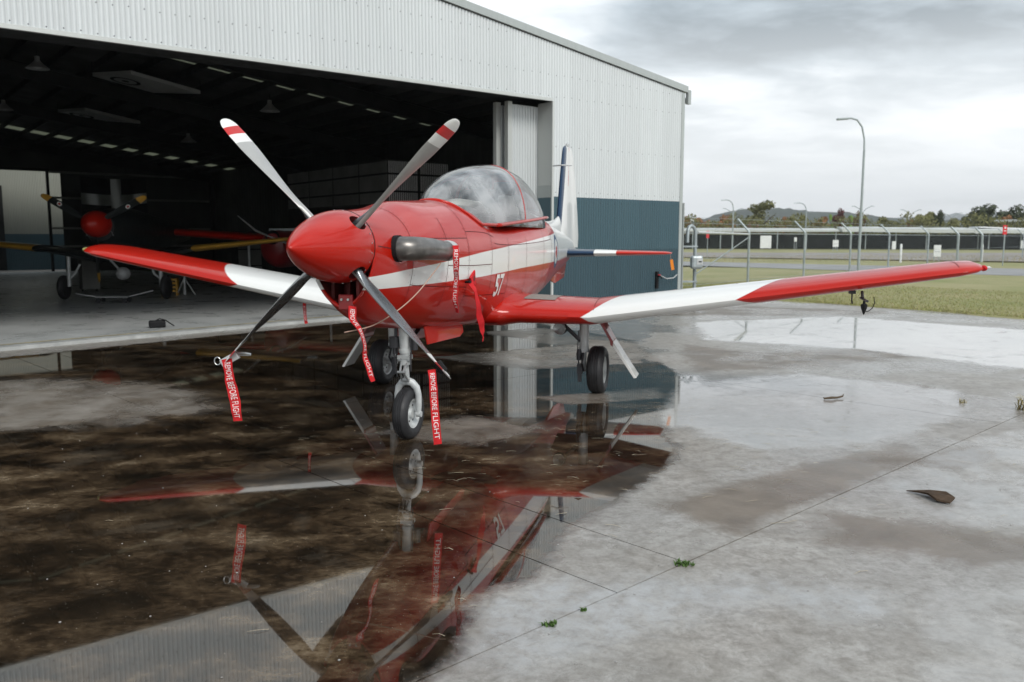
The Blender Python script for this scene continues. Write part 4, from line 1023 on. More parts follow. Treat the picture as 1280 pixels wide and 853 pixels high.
for s in (1, -1):
    x = 1.29*s; yy = 3.88; zo = .0
    wheel('main_wheel', x, yy, .258, .268, .185, rz=R(-2))
    mb = MB(); mb.tube([(1.135*s, yy-.02, .24), (1.135*s, yy-.03, .52)], .028, 14); mb.tube([(1.135*s, yy-.03, .46), (1.14*s, yy-.05, .86)], .052, 18); mb.tube([(1.10*s, yy, .26), (1.29*s, yy, .26)], .030, 14)
    mb.tube([(1.135*s, yy-.03, .455), (1.135*s, yy-.03, .49)], .060, 18); build('main_strut', mb, 'strut_white', plane, smooth=.8)
    mb = MB(); mb.tube([(1.10*s, yy-.05, .58), (.84*s, yy-.10, .83)], .022, 10); mb.tube([(1.135*s, yy-.09, .45), (1.135*s, yy-.16, .34), (1.135*s, yy-.07, .25)], .012, 8); mb.tube([(1.08*s, yy-.06, .70), (1.07*s, yy-.09, .45), (1.09*s, yy-.05, .27)], .007, 6)
    mb.lathe([(0, 0), (.03, 0), (.034, .07), (.022, .12), (0, .12)], 12, c=(1.09*s, yy-.08, .37)); mb.box(1.10*s-.03, 1.10*s+.03, yy-.11, yy-.07, .22, .33); mb.box(1.10*s-.02, 1.10*s+.02, yy-.12, yy-.08, .13, .24); build('side_brace', mb, 'dark_metal', plane)
    # strut door hanging outboard: red above, white below
    A = [(1.33, .79), (1.44, .60), (1.475, .565), (1.715, .235), (1.69, .225), (1.43, .56), (1.405, .60)]
    def dpart(P, nm, mat):
        mb = MB(); n = len(P); mb.add([(s*p[0], yy-.17, p[1]) for p in P] + [(s*p[0], yy+.12, p[1]) for p in P], [tuple(range(n)), tuple(range(2*n-1, n-1, -1))] + [(i, n+i, n+(i+1) % n, (i+1) % n) for i in range(n)]); return build(nm, mb, mat, plane, bevel=.004)
    dpart([(1.30, .84), (1.335, .84), (1.475, .60), (1.47, .54), (1.445, .56), (1.44, .60)], 'gear_door', 'dull_red')
    dpart([(1.475, .598), (1.735, .205), (1.705, .20), (1.472, .542)], 'gear_door', 'white_paint')
mb = MB(); mb.lathe([(.06, .02), (.068, 0), (.06, -.03), (.05, -.02), (0, .03)], 20, axis='y', c=(.90, 3.62, .735)); mb.tube([(.90, 3.65, .78), (.90, 3.66, .86)], .012, 8); build('landing_lamp', mb, 'steel', plane, smooth=1)
mb = MB(); mb.lathe([(.062, .0), (.075, .05), (.06, .10), (0, .11)], 20, axis='y', c=(.90, 3.63, .735)); build('lamp_housing', mb, 'black_matt', plane, smooth=1)
mb = MB(); mb.tube([(.1, 4.2, .84), (.1, 4.35, .74)], .02, 8, sq=.4); mb.tube([(0, 5.0, .90), (0, 5.15, .72)], .012, 8); build('belly_aerial', mb, 'white_plastic', plane)
mb = MB(); rows = []
for i in range(13):
    a = 2.9+i*.2; h_ = .10*math.sin(PI*i/12)**.7; rows.append([(math.cos(PI*k/12)*.36, a, .845-h_*math.sin(PI*k/12)) for k in range(13)])
mb.grid(rows); build('belly_fairing', mb, 'dull_red', plane, smooth=3, fixn=False)

# ------------------------------------------------------------------ ribbons, cords and covers hung on the aeroplane
TXT, TXF = text_geo('REMOVE BEFORE FLIGHT')
TX0, TX1 = min(p[0] for p in TXT), max(p[0] for p in TXT); TY0, TY1 = min(p[1] for p in TXT), max(p[1] for p in TXT)
VIEWR = Vector((1, 0, 0))
def ribbon(label, pts, width, wdir=(1, 0, 0), text=(.06, .95), lean=0.0, twist=0.0, group='remove before flight streamers', nm='streamer'):
    """pts: world points top to bottom; the text runs down the band."""
    P = [Vector(p) for p in pts]; X = list(range(len(P))); wd0 = Vector(wdir).normalized()
    def at(t): return Vector([catmull(X, [p[c] for p in P], t*(len(P)-1)) for c in range(3)])
    def frame(t):
        p = at(t); d = (at(min(1, t+.02))-at(max(0, t-.02))).normalized(); wd = (wd0-d*wd0.dot(d)).normalized()
        wd = Matrix.Rotation(twist*t, 3, d) @ wd; n = wd.cross(d).normalized(); p = p + n*(.006*math.sin(t*11+len(label))+.0035*math.sin(t*27+1)); wd = (wd+n*.28*math.sin(t*8.3+len(label)*.7)).normalized(); return p, wd, n
    o = thing(nm, label, 'warning streamer', P[0], 0, group); base = P[0]
    mb = MB(); rows = []; K = 40
    for i in range(K+1):
        p, wd, n = frame(i/K); h = wd*width/2; e_ = n*.0012; q = p-base
        rows.append([tuple(q-h-e_), tuple(q+h-e_), tuple(q+h+e_), tuple(q-h+e_)])
    mb.grid(rows, closed=True); mb.f += [(3, 2, 1, 0), tuple(K*4+k for k in range(4))]; mb.mi += [0, 0]
    build('band', mb, 'flag_red', o, smooth=.6)
    if text:
        L_ = text[1]-text[0]
        for side in (-1, 1):
            vs = []
            for p in TXT:
                u = (p[0]-TX0)/(TX1-TX0); w = (p[1]-TY0)/(TY1-TY0)-.5
                pp, wd, n = frame(text[0]+L_*u); vs.append(tuple(pp-base - wd*(w*width*.62)*side*(-1 if side < 0 else 1)*(-1) * 1.0 + n*.0022*side))
            # mirrored letters on the back would read wrongly: flip across the width
            if side < 0: vs = [tuple(v) for v in vs]
            mb = MB(); mb.add(vs, TXF); build('lettering', mb, 'flag_print', o, fixn=False)
    return o
def bl(k, rr, da=0.0, dz=0.0, dx=0.0):
    ph = PH[k]; return ap(rr*math.cos(ph)+dx, da, PZ+rr*math.sin(ph)+dz)
a = Vector(bl(2, 1.16, -.02))
ribbon('red REMOVE BEFORE FLIGHT tag hanging from the lower left propeller blade tip', [a+Vector((-.015, -.02, -.02)), a+Vector((.005, -.02, -.16)), a+Vector((.032, -.02, -.32)), a+Vector((.052, -.02, -.475))], .074, (1, 0, .16))
a = Vector(bl(3, 1.02, -.07))
ribbon('red REMOVE BEFORE FLIGHT streamer hanging beside the nose wheel from the lower right blade', [ap(.715, -.06, .83), ap(.724, -.06, .70), ap(.733, -.06, .55), ap(.752, -.06, .315)], .056, (1, .35, .0), twist=.3)
ribbon('red streamer curling down from the chin air intake', [ap(.085, .07, 1.24), ap(.12, .0, 1.16), ap(.19, .0, 1.02), ap(.213, .0, .88), ap(.255, .0, .72)], .055, (1, .9, .05), twist=-.65)
ribbon('narrow red streamer hanging from the cap of the left exhaust stub', [ap(.575, .93, 1.66), ap(.58, .93, 1.52), ap(.575, .93, 1.40), ap(.57, .93, 1.28), ap(.58, .93, 1.13)], .050, (1, .15, 0), twist=1.15)
ribbon('broad red streamer hanging from the triangular plug beside the number 57', [ap(.46, 1.72, 1.33), ap(.50, 1.76, 1.20), ap(.51, 1.84, 1.02), ap(.50, 1.94, .88), ap(.50, 2.00, .79)], .070, (.75, 1, .1), text=None, twist=-.3)
ribbon('short thin red streamer hanging under the right wing', [ap(-1.98, 3.3, 1.02), ap(-1.98, 3.3, .90), ap(-1.965, 3.3, .75)], .035, (1, 0, 0), text=(.3, .9))
tg = thing('tail_tag', 'orange tag dangling from the tip of the left tailplane', 'warning tag', ap(1.79, 8.5, 1.46), 0)
mb = MB(); mb.tube([(0, 0, 0), (.01, 0, -.10)], .003, 5); build('string', mb, 'cord', tg)
mb = MB(); mb.box(-.024, .024, -.002, .002, -.26, -.09, M=Matrix.Rotation(R(-10), 4, 'Y')); build('tag', mb, 'orange', tg)
# clamp on the lower left blade tip
a = Vector(bl(2, 1.17, 0)); cl = thing('blade_clamp', 'metal clamp with a pin gripping the lower left propeller blade tip', 'clamp', a, 0)
mb = MB(); mb.box(-.075, .065, -.03, .01, -.045, .012, M=Matrix.Rotation(R(-28), 4, 'Y')); build('jaw', mb, 'cap_grey', cl, bevel=.006)
mb = MB(); mb.tube([(.03, -.02, .028), (.12, -.02, .028), (.16, -.02, .018)], .009, 8); mb.tube([(.05, -.02, .012), (.16, -.02, .012)], .005, 6); build('pin', mb, 'steel', cl)
mb = MB(); mb.tube([(-.085+.022*math.cos(t), -.02, -.03+.028*math.sin(t)) for t in np.linspace(0, 2*PI, 18)], .004, 6, cap=False); build('ring', mb, 'steel', cl)
a = Vector(bl(3, 1.13, 0)); cl = thing('blade_clamp', 'dark strap clamp gripping the lower right propeller blade tip', 'clamp', a, 0)
mb = MB(); mb.tube([(-.035, -.0, .045), (.012, -.0, -.018)], .030, 12); build('jaw', mb, 'black_matt', cl); mb = MB(); mb.tube([(.01, -.01, -.01), (.045, -.01, -.05)], .008, 8); build('pin', mb, 'cap_grey', cl)
# cord
P = [ap(.50, .80, 1.53), ap(.485, .62, 1.44), ap(.44, .40, 1.31), ap(.36, .22, 1.20), ap(.22, .06, 1.10), ap(.05, .0, 1.06)]
X = list(range(len(P))); mb = MB(); mb.tube([tuple(catmull(X, [p[c] for p in P], i*5/40) for c in range(3)) for i in range(41)], .0045, 6)
tag(build('tie_cord', mb, 'cord', smooth=3), 'thin tie cord looping from the left exhaust under the cowling', 'cord')
# pitot cover under left wing
pc = thing('pitot_cover', 'black cone shaped pitot cover dangling on a cord under the left wing', 'pitot cover', ap(3.93, 3.2, 1.13), 0)
mb = MB(); mb.lathe([(.006, -.14), (.009, -.13), (.028, -.075), (.030, -.045), (.014, -.035), (.009, 0)], 14, axis='z'); build('cone', mb, 'black_matt', pc, smooth=.8)
mb = MB(); mb.tube([(.0, 0, -.11), (.04, 0, -.11), (.08, 0, -.08), (.10, .0, -.03), (.09, 0, .03)], .004, 6); build('lanyard', mb, 'black_matt', pc, smooth=3)

# ------------------------------------------------------------------ aircraft and clutter inside the hangar
def body_loft(st, n=24):
    rows = []
    for (y, w, h, z) in st: rows.append([(w*math.cos(2*PI*k/n), y, z+h*math.sin(2*PI*k/n)) for k in range(n)])
    mb = MB(); mb.grid(rows, closed=True); mb.f += [tuple(range(n-1, -1, -1)), tuple(range(len(mb.v)-n, len(mb.v)))]; mb.mi += [0, 0]; return mb
def simple_wing(s, y0, y1, le0, le1, c0, c1, z0, z1, th0=.24, th1=.10, k=8):
    rows = []
    for i in range(k+1):
        q = i/k; y = y0+(y1-y0)*q; c = c0+(c1-c0)*q; le = le0+(le1-le0)*q; z = z0+(z1-z0)*q; th = th0+(th1-th0)*q
        rows.append([(s*y, le+x*c, z+t*th) for x, t in FR])
    mb = MB(); mb.grid(rows, closed=True); mb.f += [tuple(range(len(mb.v)-len(FR), len(mb.v))), tuple(range(len(FR)-1, -1, -1))]; mb.mi += [0, 0]; return mb
# black trainer with red spinner
tb = thing('black_trainer', 'black propeller aircraft with a red spinner and yellow tipped blades inside the hangar', 'airplane', (-10.75, 22.0, .055), R(3))
build('fuselage', body_loft([(.30, .38, .38, 1.95), (.5, .46, .46, 1.94), (1.2, .55, .56, 1.90), (2.4, .58, .62, 1.86), (4.5, .42, .5, 1.80), (7.4, .1, .2, 1.8)]), 'dark_paint', tb, smooth=1)
mb = MB(); mb.lathe([(0, -.42), (.12, -.38), (.24, -.24), (.32, -.05), (.35, .15), (.34, .28), (.0, .28)], 32, axis='y', c=(0, 0, 2.02)); build('spinner', mb, 'red_paint', tb, smooth=1)
for k, ph in enumerate((R(28), R(150), R(271))):
    mb = MB(); d = Vector((math.cos(ph), 0, math.sin(ph))); tg_ = Vector((-math.sin(ph), 0, math.cos(ph))); rows = []
    for rr, c, t in ((.25, .10, .08), (.5, .17, .05), (.9, .22, .035), (1.25, .20, .025), (1.26, .20, .025), (1.40, .17, .02), (1.47, .12, .015), (1.50, .04, .01)):
        cc = tg_*math.cos(R(45))+Vector((0, -1, 0))*math.sin(R(45)); nn = Vector((0, -1, 0))*math.cos(R(45))-tg_*math.sin(R(45))
        rows.append([tuple(Vector((0, .05, 2.02))+d*rr+cc*(u*c)+nn*(w_*t)) for u, w_ in ((.5, 0), (.2, .5), (-.2, .4), (-.5, 0), (-.2, -.2), (.2, -.2))])
    mb.grid(rows, closed=True); mb.f.append(tuple(range(len(mb.v)-6, len(mb.v)))); mb.mi.append(1)
    for i in range(4, 7):
        for j in range(6): mb.mi[i*6+j] = 1
    bd = build('propeller_blade', mb, ('dark_paint', 'yellow_paint'), tb, smooth=1)
    if k < 2:
        mb = MB(); c0 = Vector((0, .05, 2.02))+d*.98+nn*.03
        for r0, r1, mi in ((0, .03, 1), (.035, .065, 0)):
            mb.grid([[tuple(c0+tg_*rr*math.cos(q*PI/8)*.8+d*rr*math.sin(q*PI/8)+Vector((0, -.03, 0))) for q in range(16)] for rr in (r0, r1)], mi, closed=True)
        build('blade_badge', mb, ('tip_white', 'tip_red'), bd, fixn=False)
for s in (1, -1):
    build('wing', simple_wing(s, .5, 2.1, .9, 1.0, 2.2, 1.9, 1.10, 1.38), 'dark_paint', tb, smooth=1)
    w_ = build('wing_panel', simple_wing(s, 2.1, 4.9, 1.0, 1.15, 1.9, 1.2, 1.38, 1.66, .2, .1), ('dark_paint', 'yellow_paint'), tb, smooth=1)
    for p in w_.data.polygons:
        if p.center.y < 1.0+.03*(p.center.x*s-2.1)+.32: p.material_index = 1
    mb = MB(); mb.tube([(s*1.22, 1.1, .35), (s*1.22, 1.15, 1.25)], .05, 12); mb.tube([(s*1.22, 1.1, .55), (s*1.05, 1.1, .70), (s*.95, 1.2, .95)], .03, 8); build('gear_leg', mb, 'strut_white', tb, smooth=1)
    mb = MB(); mb.lathe([(0, -.06), (.15, -.06), (.27, -.08), (.32, -.05), (.33, 0), (.32, .05), (.27, .08), (.15, .06), (0, .06)], 24, axis='x', c=(s*1.36, 1.1, .33)); build('wheel', mb, 'rubber', tb, smooth=1)
    mb = MB(); rows = [[(s*(.20+.14*math.cos(q*PI/10)), .28+.1*j, 1.72+.16*math.sin(q*PI/10)) for q in range(11)] for j in range(3)]; mb.grid(rows); build('intake_scoop', mb, 'strut_white', tb, smooth=3, fixn=False)
mb = MB(); mb.lathe([(0, 0), (.12, .04), (.17, .16), (.16, .3), (0, .36)], 18, axis='y', c=(.42, .4, .72)); mb.tube([(.1, .6, 1.1), (.42, .55, .75)], .03, 8); build('drop_tank', mb, 'cap_grey', tb, smooth=1)
# red aircraft deeper in
tr_ = thing('red_aircraft', 'red propeller aircraft parked deeper in the hangar, its wing stretching behind the red spinner', 'airplane', (-7.2, 25.6, .055), R(-4))
build('fuselage', body_loft([(.0, .34, .34, 1.45), (.15, .42, .50, 1.36), (.6, .48, .58, 1.33), (1.6, .52, .62, 1.36), (3.5, .5, .6, 1.42), (7, .1, .2, 1.6)]), 'dull_red', tr_, smooth=1)
mb = MB(); mb.lathe([(.0, .16), (.10, .12), (.17, 0), (.21, -.02), (.22, .02)], 24, axis='y', c=(.02, -.02, 1.68)); build('engine_opening', mb, 'black_matt', tr_, smooth=1)
mb = MB(); mb.tube([(.02, -.1, 1.68), (-.45, -.1, 1.88), (-.98, -.12, 2.32)], [.05, .075, .03], 10, sq=.35); mb.tube([(.02, -.1, 1.68), (.5, -.1, 1.5), (1.0, -.1, 1.2)], [.05, .075, .03], 10, sq=.35); build('propeller_blade', mb, 'strut_white', tr_, smooth=1)
for s in (1, -1):
    build('wing', simple_wing(s, .3, 5.6, .9, 1.1, 1.9, 1.2, 1.62, 1.98, .30, .2), 'red_paint', tr_, smooth=1)
    mb = MB(); mb.tube([(s*1.3, 1.5, .3), (s*1.3, 1.5, 1.6)], .04, 10); build('gear_leg', mb, 'strut_white', tr_, smooth=1)
    mb = MB(); mb.lathe([(0, -.07), (.15, -.08), (.25, -.09), (.29, -.05), (.30, 0), (.29, .05), (.25, .09), (.15, .08), (0, .07)], 24, axis='x', c=(s*1.3-.12*s, 1.5, .30)); build('wheel', mb, 'rubber', tr_, smooth=1)
mb = MB(); mb.box(-.3, 1.1, .6, .7, 1.88, 1.95); build('cowl_top', mb, 'galv', tr_)
# clutter
tw = thing('tow_trolley', 'low pale trolley on the hangar floor below the black aircraft', 'trolley', (-10.35, 21.9, .055), R(4))
mb = MB(); mb.box(-.35, .45, -.2, .2, .14, .17); build('deck', mb, 'cap_grey', tw, bevel=.01)
for q_ in ([(-.35, 0, .15), (-.75, -.1, .22), (-.85, -.1, .25)], [(.45, 0, .16), (1.0, .1, .30)]): mb = MB(); mb.tube(q_, .02, 8); build('tow_bar', mb, 'steel', tw, smooth=1)
for x in (-.28, .38):
    for y in (-.15, .15): mb = MB(); mb.lathe([(0, -.02), (.06, -.02), (.06, .02), (0, .02)], 14, axis='y', c=(x, y, .065)); build('wheel', mb, 'rubber', tw)
ck = thing('chock_rack', 'yellow slatted chock rack beside a wheel deep in the hangar', 'rack', (-10.0, 24.8, .055), R(10))
for i in range(4): mb = MB(); mb.box(-.22, .22, -.15, .15, .10+i*.11, .16+i*.11); build('slat', mb, 'yellow_paint', ck, bevel=.01)
for x in (-.2, .2): mb = MB(); mb.box(x-.02, x+.02, -.14, .14, 0, .5); build('upright', mb, 'yellow_paint', ck)
bag = thing('equipment_bag', 'small black bag with a strap lying at the hangar threshold', 'bag', (-6.60, 15.75, .06), R(25))
mb = MB(); mb.box(-.17, .12, -.10, .10, 0, .13); build('body', mb, 'black_matt', bag, bevel=.03)
mb = MB(); mb.tube([(-.05, 0, .125), (.02, 0, .16), (.12, 0, .13), (.22, .02, .05), (.27, .03, .015)], .022, 8, sq=.5); build('strap', mb, 'black_matt', bag, smooth=1)
for lab, loc, sz in (('tall dark cabinet standing behind the red aircraft', (-9.5, 30.5), (.9, .6, 1.9)), ('dark workbench at the right side of the hangar interior', (-4.3, 26.6), (1.6, .7, .95)), ('pale grey tool cabinet below the black aircraft wing', (-13.2, 26.5), (.5, .5, 1.1))):
    o = thing('tool_cabinet', lab, 'cabinet', (loc[0], loc[1], .055), R(38)); a_, b2, c2 = sz
    mb = MB(); mb.box(-a_/2, a_/2, -b2/2, b2/2, .08, c2); build('carcass', mb, 'steel_dark' if 'dark' in lab else 'inner_light', o, bevel=.01)
    for i in range(3): mb = MB(); mb.box(-a_/2+.03, a_/2-.03, -b2/2-.015, -b2/2-.001, .12+i*(c2-.16)/3, .08+(i+1)*(c2-.16)/3); build('drawer', mb, 'inner_light', o)
    for x in (-a_/2+.05, a_/2-.05): mb = MB(); mb.box(x-.03, x+.03, -.05, .05, 0, .08); build('foot', mb, 'steel_dark', o)
jk = thing('wing_jack', 'slim white jack stand with a red ball under the raised red wing tip', 'jack', (-9.65, 25.0, .055))
mb = MB(); mb.tube([(0, 0, 0), (0, 0, 1.0)], .03, 8); [mb.tube([(0, 0, .5), (.3*math.cos(q), .3*math.sin(q), 0)], .015, 6) for q in (0, 2.1, 4.2)]; build('stand', mb, 'strut_white', jk)
mb = MB(); mb.lathe([(0, 0), (.06, .05), (.06, .08), (0, .12)], 12, c=(0, 0, 1.0)); build('head', mb, 'flag_red', jk, smooth=1)

# ------------------------------------------------------------------ fittings on and beside the hangar wall
tp = thing('wall_tap', 'black tap with a hose reel arm on the blue hangar wall', 'tap', wp(.88, .02, .78), HROT)
mb = MB(); mb.box(-.04, .04, 0, .05, -.30, .12); mb.tube([(0, .04, .0), (0, .16, .0), (0, .18, -.05)], .018, 8); build('valve', mb, 'black_matt', tp)
mb = MB(); mb.lathe([(0, 0), (.035, .0), (.035, .02), (0, .02)], 10, c=(0, .10, .03)); build('handle', mb, 'flag_red', tp)
mb = MB(); mb.tube([(-.04, .1, .02), (-.25, .12, -.06), (-.5, .12, -.05), (-.66, .1, .03)], .014, 8); build('hose', mb, 'cap_grey', tp, smooth=1)
mt = thing('meter_box', 'rounded grey electrical box mounted on the bent pipe at the hangar corner', 'electrical box', (4.72, 21.75, 1.10), R(10))
mb = MB(); mb.box(-.16, .16, -.08, .10, -.17, .17); build('housing', mb, 'galv', mt, bevel=.06)
mb = MB(); mb.box(-.03, .13, -.092, -.081, -.06, .09); build('window', mb, 'cap_grey', mt, bevel=.004); mb = MB(); mb.box(.02, .10, -.098, -.093, 0, .03); build('slot', mb, 'black_matt', mt)
pp = thing('service_pipe', 'bent galvanised pipe standing right beside the hangar corner', 'pipe', (4.60, 21.9, 0))
mb = MB(); mb.tube([(-.12, -.10, 1.60), (-.11, -.08, 1.90), (-.07, -.05, 2.0), (.0, 0, 2.03), (.07, .02, 1.98), (.11, .03, 1.88), (.12, .03, 0)], .045, 14); build('tube', mb, 'galv', pp, smooth=1)
mb = MB(); mb.tube([(-.23, -.05, .0), (-.23, -.05, 2.60)], .03, 10); build('downpipe', mb, 'trim_grey', pp, smooth=1)
for z in (.6, 1.5): mb = MB(); mb.box(-.26, .17, -.04, .03, z-.02, z+.02); build('bracket', mb, 'galv', pp)

# ------------------------------------------------------------------ airfield fence
fence = thing('airfield_fence', 'chain link airfield fence with cranked barbed wire posts running away from the hangar', 'fence', (0, 0, 0))
FP = [(5.55, 28.2), (9.0, 32.4), (12.6, 36.7), (16.4, 41.3), (20.3, 45.9), (24.9, 51.0), (29.4, 56.2), (33.4, 60.6), (37.8, 65.5)]
FPX = [(3.0, 24.9)] + FP + [(42.2, 70.4), (46.6, 75.3), (51, 80.2)]
def post(i, p):
    thick = .075 if i in (7, 8) else .045
    mb = MB(); mb.tube([(p[0], p[1], 0), (p[0], p[1], 1.93)], thick, 10); mb.tube([(p[0], p[1], 1.90), (p[0]-.03, p[1]+.02, 1.98), (p[0]-.38, p[1]+.30, 2.44)], thick*.92, 10); build('post', mb, 'galv', fence, smooth=1)
for i, p in enumerate(FPX): post(i, p)
mb = MB()
for (a_, b2) in zip(FPX[:-1], FPX[1:]):
    for z in (.12, 1.0, 1.88): mb.tube([(a_[0], a_[1], z), (b2[0], b2[1], z)], .006 if z < 1.5 else .016, 5, cap=False)
    for q in (.15, .55, .95):
        mb.tube([(a_[0]-.38*q, a_[1]+.30*q, 1.95+.5*q), (b2[0]-.38*q, b2[1]+.30*q, 1.95+.5*q)], .006, 4, cap=False)
build('rail_wires', mb, 'galv', fence, fixn=False)
mb = MB()
for (a_, b2) in zip(FPX[:-1], FPX[1:]):
    A_, B_ = Vector((a_[0], a_[1], 0)), Vector((b2[0], b2[1], 0)); ln = (B_-A_).length; d = (B_-A_)/ln; n = int(ln/.13)
    for k in range(-12, n):
        for sgn in (1, -1):
            s0, s1 = k*.13, k*.13+1.8
            z0, z1 = (.1, 1.9) if sgn > 0 else (1.9, .1)
            if s0 < 0: z0 += (z1-z0)*(-s0/1.8); s0 = 0
            if s1 > ln: z1 = z0+(z1-z0)*((ln-s0)/(s1-s0)); s1 = ln
            if s1 <= s0: continue
            p0, p1 = A_+d*s0, A_+d*s1; w = .0028
            mb.add([(p0.x, p0.y, z0-w), (p1.x, p1.y, z1-w), (p1.x, p1.y, z1+w), (p0.x, p0.y, z0+w)], [(0, 1, 2, 3)])
o = build('chain_mesh', mb, 'galv', fence, fixn=False); o['kind'] = 'stuff'
gt = thing('boom_gate', 'long pale gate rail with diagonal brace from the hangar pipe to a fence post', 'gate', (0, 0, 0))
mb = MB(); mb.tube([(4.85, 22.3, 1.86), (9.0, 32.4, 1.86)], .035, 8); build('top_rail', mb, 'strut_white', gt, smooth=1)
mb = MB(); mb.tube([(9.0, 32.4, 1.75), (6.9, 32.0, .35)], .022, 8); build('brace', mb, 'galv', gt, smooth=1)

# street lamps
def street_lamp(label, x, y, h, arm, double=False, group='street lamps beyond the fence', rp=.07):
    o = thing('street_lamp', label, 'street lamp', (x, y, 0), 0, group)
    mb = MB()
    mb.tube([(0, 0, 0), (0, 0, h*.80)], [rp, rp*.72], 10, cap=True); build('pole', mb, 'lamp_grey', o, smooth=1)
    for s in ((-1, 1) if double else (-1,)):
        mb = MB(); c0 = h*.80; ey = h*.2
        pts = [(0, 0, c0-.02), (s*arm*.02, 0, c0+ey*.35), (s*arm*.14, 0, c0+ey*.72), (s*arm*.36, 0, c0+ey*.94), (s*arm*.62, 0, c0+ey), (s*arm*.82, 0, c0+ey*.99)] if not double else [(0, 0, c0-.02), (s*arm*.1, 0, c0+ey*.3), (s*arm*.35, 0, c0+ey*.62), (s*arm*.8, 0, c0+ey*.9)]
        mb.tube(pts, rp*.62, 8); build('arm', mb, 'lamp_grey', o, smooth=1)
        e_ = pts[-1]; mb = MB(); M = Matrix.Translation(Vector((e_[0]+s*.18, 0, e_[2]-.02))) @ Euler((0, s*R(4), 0)).to_matrix().to_4x4()
        mb.box(-.28, .28, -.11, .11, -.05, .05, M=M); build('lamp_head', mb, 'lamp_grey', o, bevel=.03)
    return o
street_lamp('tall street lamp with one curved arm standing nearest behind the fence', 16.75, 41.1, 7.35, 1.10)
street_lamp('single arm street lamp beyond the carport, nearest the hangar corner', 31.0, 120, 7.0, 1.6, rp=.11)
street_lamp('small double arm lamp just behind the lamp nearest the hangar', 43.8, 170, 7.7, 2.0, True, rp=.09)
street_lamp('single arm street lamp above the olive shrubs left of the tall lamp', 48.1, 140, 7.4, 2.0, rp=.12)
street_lamp('double arm street lamp immediately right of the tall lamp', 61.4, 150, 7.4, 1.9, True, rp=.10)
street_lamp('double arm street lamp above the middle of the carport roof', 74.5, 160, 7.1, 1.9, True, rp=.10)
street_lamp('double arm street lamp left of the dark tree clump', 87.3, 170, 6.8, 2.2, True, rp=.09)
# marker posts and signs
for lab, x, y in (('white marker post right of the tall street lamp', 27.3, 59.8), ('white marker post left of the thick fence post near the wing tip', 33.6, 60.9)):
    o = thing('marker_post', lab, 'marker post', (x, y, 0), 0, 'white marker posts by the gravel road')
    mb = MB(); mb.tube([(0, 0, 0), (0, 0, 1.25), (0, 0, 1.32)], [.075, .075, .03], 10); build('shaft', mb, 'sign_white', o, smooth=1)
o = thing('red_sign', 'small red sign on a tall grey pole near the right edge', 'sign', (30.4, 52.7, 0))
mb = MB(); mb.tube([(0, 0, 0), (0, 0, 1.95)], .035, 8); build('pole', mb, 'galv', o); mb = MB(); mb.box(-.13, .13, -.02, .02, 1.92, 2.50); build('plate', mb, 'sign_red', o, bevel=.01)
mb = MB(); mb.box(-.05, .05, -.03, -.021, 2.28, 2.40); mb.box(-.07, .07, -.03, -.021, 2.12, 2.18); build('print', mb, 'sign_white', o)
o = thing('red_sign', 'small red sign far behind the boom gate rail', 'sign', (16.5, 72, 0))
mb = MB(); mb.tube([(0, 0, 0), (0, 0, 1.7)], .03, 8); build('pole', mb, 'galv', o); mb = MB(); mb.box(-.12, .12, -.02, .02, 1.7, 2.3); build('plate', mb, 'sign_red', o, bevel=.01)
def board(label, x, y, w, z0, z1, mat='sign_white'):
    o = thing('notice_board', label, 'sign board', (x, y, 0)); mb = MB(); mb.box(-w/2, w/2, -.03, .03, z0, z1); build('plate', mb, mat, o, bevel=.01)
    mb = MB(); mb.box(-w/2+.08, w/2-.08, -.038, -.031, z0+(z1-z0)*.4, z0+(z1-z0)*.48) if z1-z0 < 1 else mb.box(-w/2-.05, -w/2-.01, -.05, .05, z0, z1); build('trim', mb, 'cap_grey', o)
    for x_ in (-w*.35, w*.35): mb = MB(); mb.box(x_-.03, x_+.03, .031, .08, 0, z1*.95); build('leg', mb, 'galv', o)
board('large white board in front of the dark carport', 36.6, 123, 1.55, .25, 2.05)
board('small square white sign left of the tall lamp, before the carport', 42.5, 112, .75, .55, 1.45)
board('white sign on the dark screen at the right edge', 73.5, 122, 1.35, .25, 1.35)
board('pale cabinet sized panel behind the fence right of the first marker post', 31.2, 62.5, .52, .35, 1.20)
board('cream panel standing before the carport right of the tall lamp', 54.2, 121, .5, .1, 1.25)
board('tiny white sign on the carport between the large board and the fence post', 41.2, 124, .4, 1.2, 1.8)

# carport
cp = thing('carport', 'long low carport with a thin pale roof and dark screened bays', 'carport', (0, 0, 0))
def xrow(x): return 135 - (x-28)*.21
def slabroof(x0, x1, z, dz=.34, y=0.0, name='roof'):
    mb = MB(); d = 5
    mb.add([(x0, xrow(x0)+y, z), (x1, xrow(x1)+y, z), (x1+1, xrow(x1)+d+y, z+.35), (x0+1, xrow(x0)+d+y, z+.35), (x0, xrow(x0)+y, z+dz), (x1, xrow(x1)+y, z+dz), (x1+1, xrow(x1)+d+y, z+.35+dz), (x0+1, xrow(x0)+d+y, z+.35+dz)],
           [(0, 1, 2, 3), (4, 7, 6, 5), (0, 4, 5, 1), (1, 5, 6, 2), (2, 6, 7, 3), (3, 7, 4, 0)]); return build(name, mb, 'trim_white', cp)
for i in range(6): slabroof(14+i*6.0, 14+(i+1)*6.0-.03, 2.75-.02*i, .28, name='roof_panel')
for i in range(12): slabroof(50.05+i*6, 50.05+(i+1)*6-.03, 2.62-.07*i, .50-.01*i, -1, name='roof_panel')
for i in range(18):
    x = 16+i*4.2; mb = MB(); mb.box(x-.06, x+.06, xrow(x)+.2, xrow(x)+.32, 0, 2.65 if x > 50 else 2.8); build('post', mb, 'lamp_grey', cp)
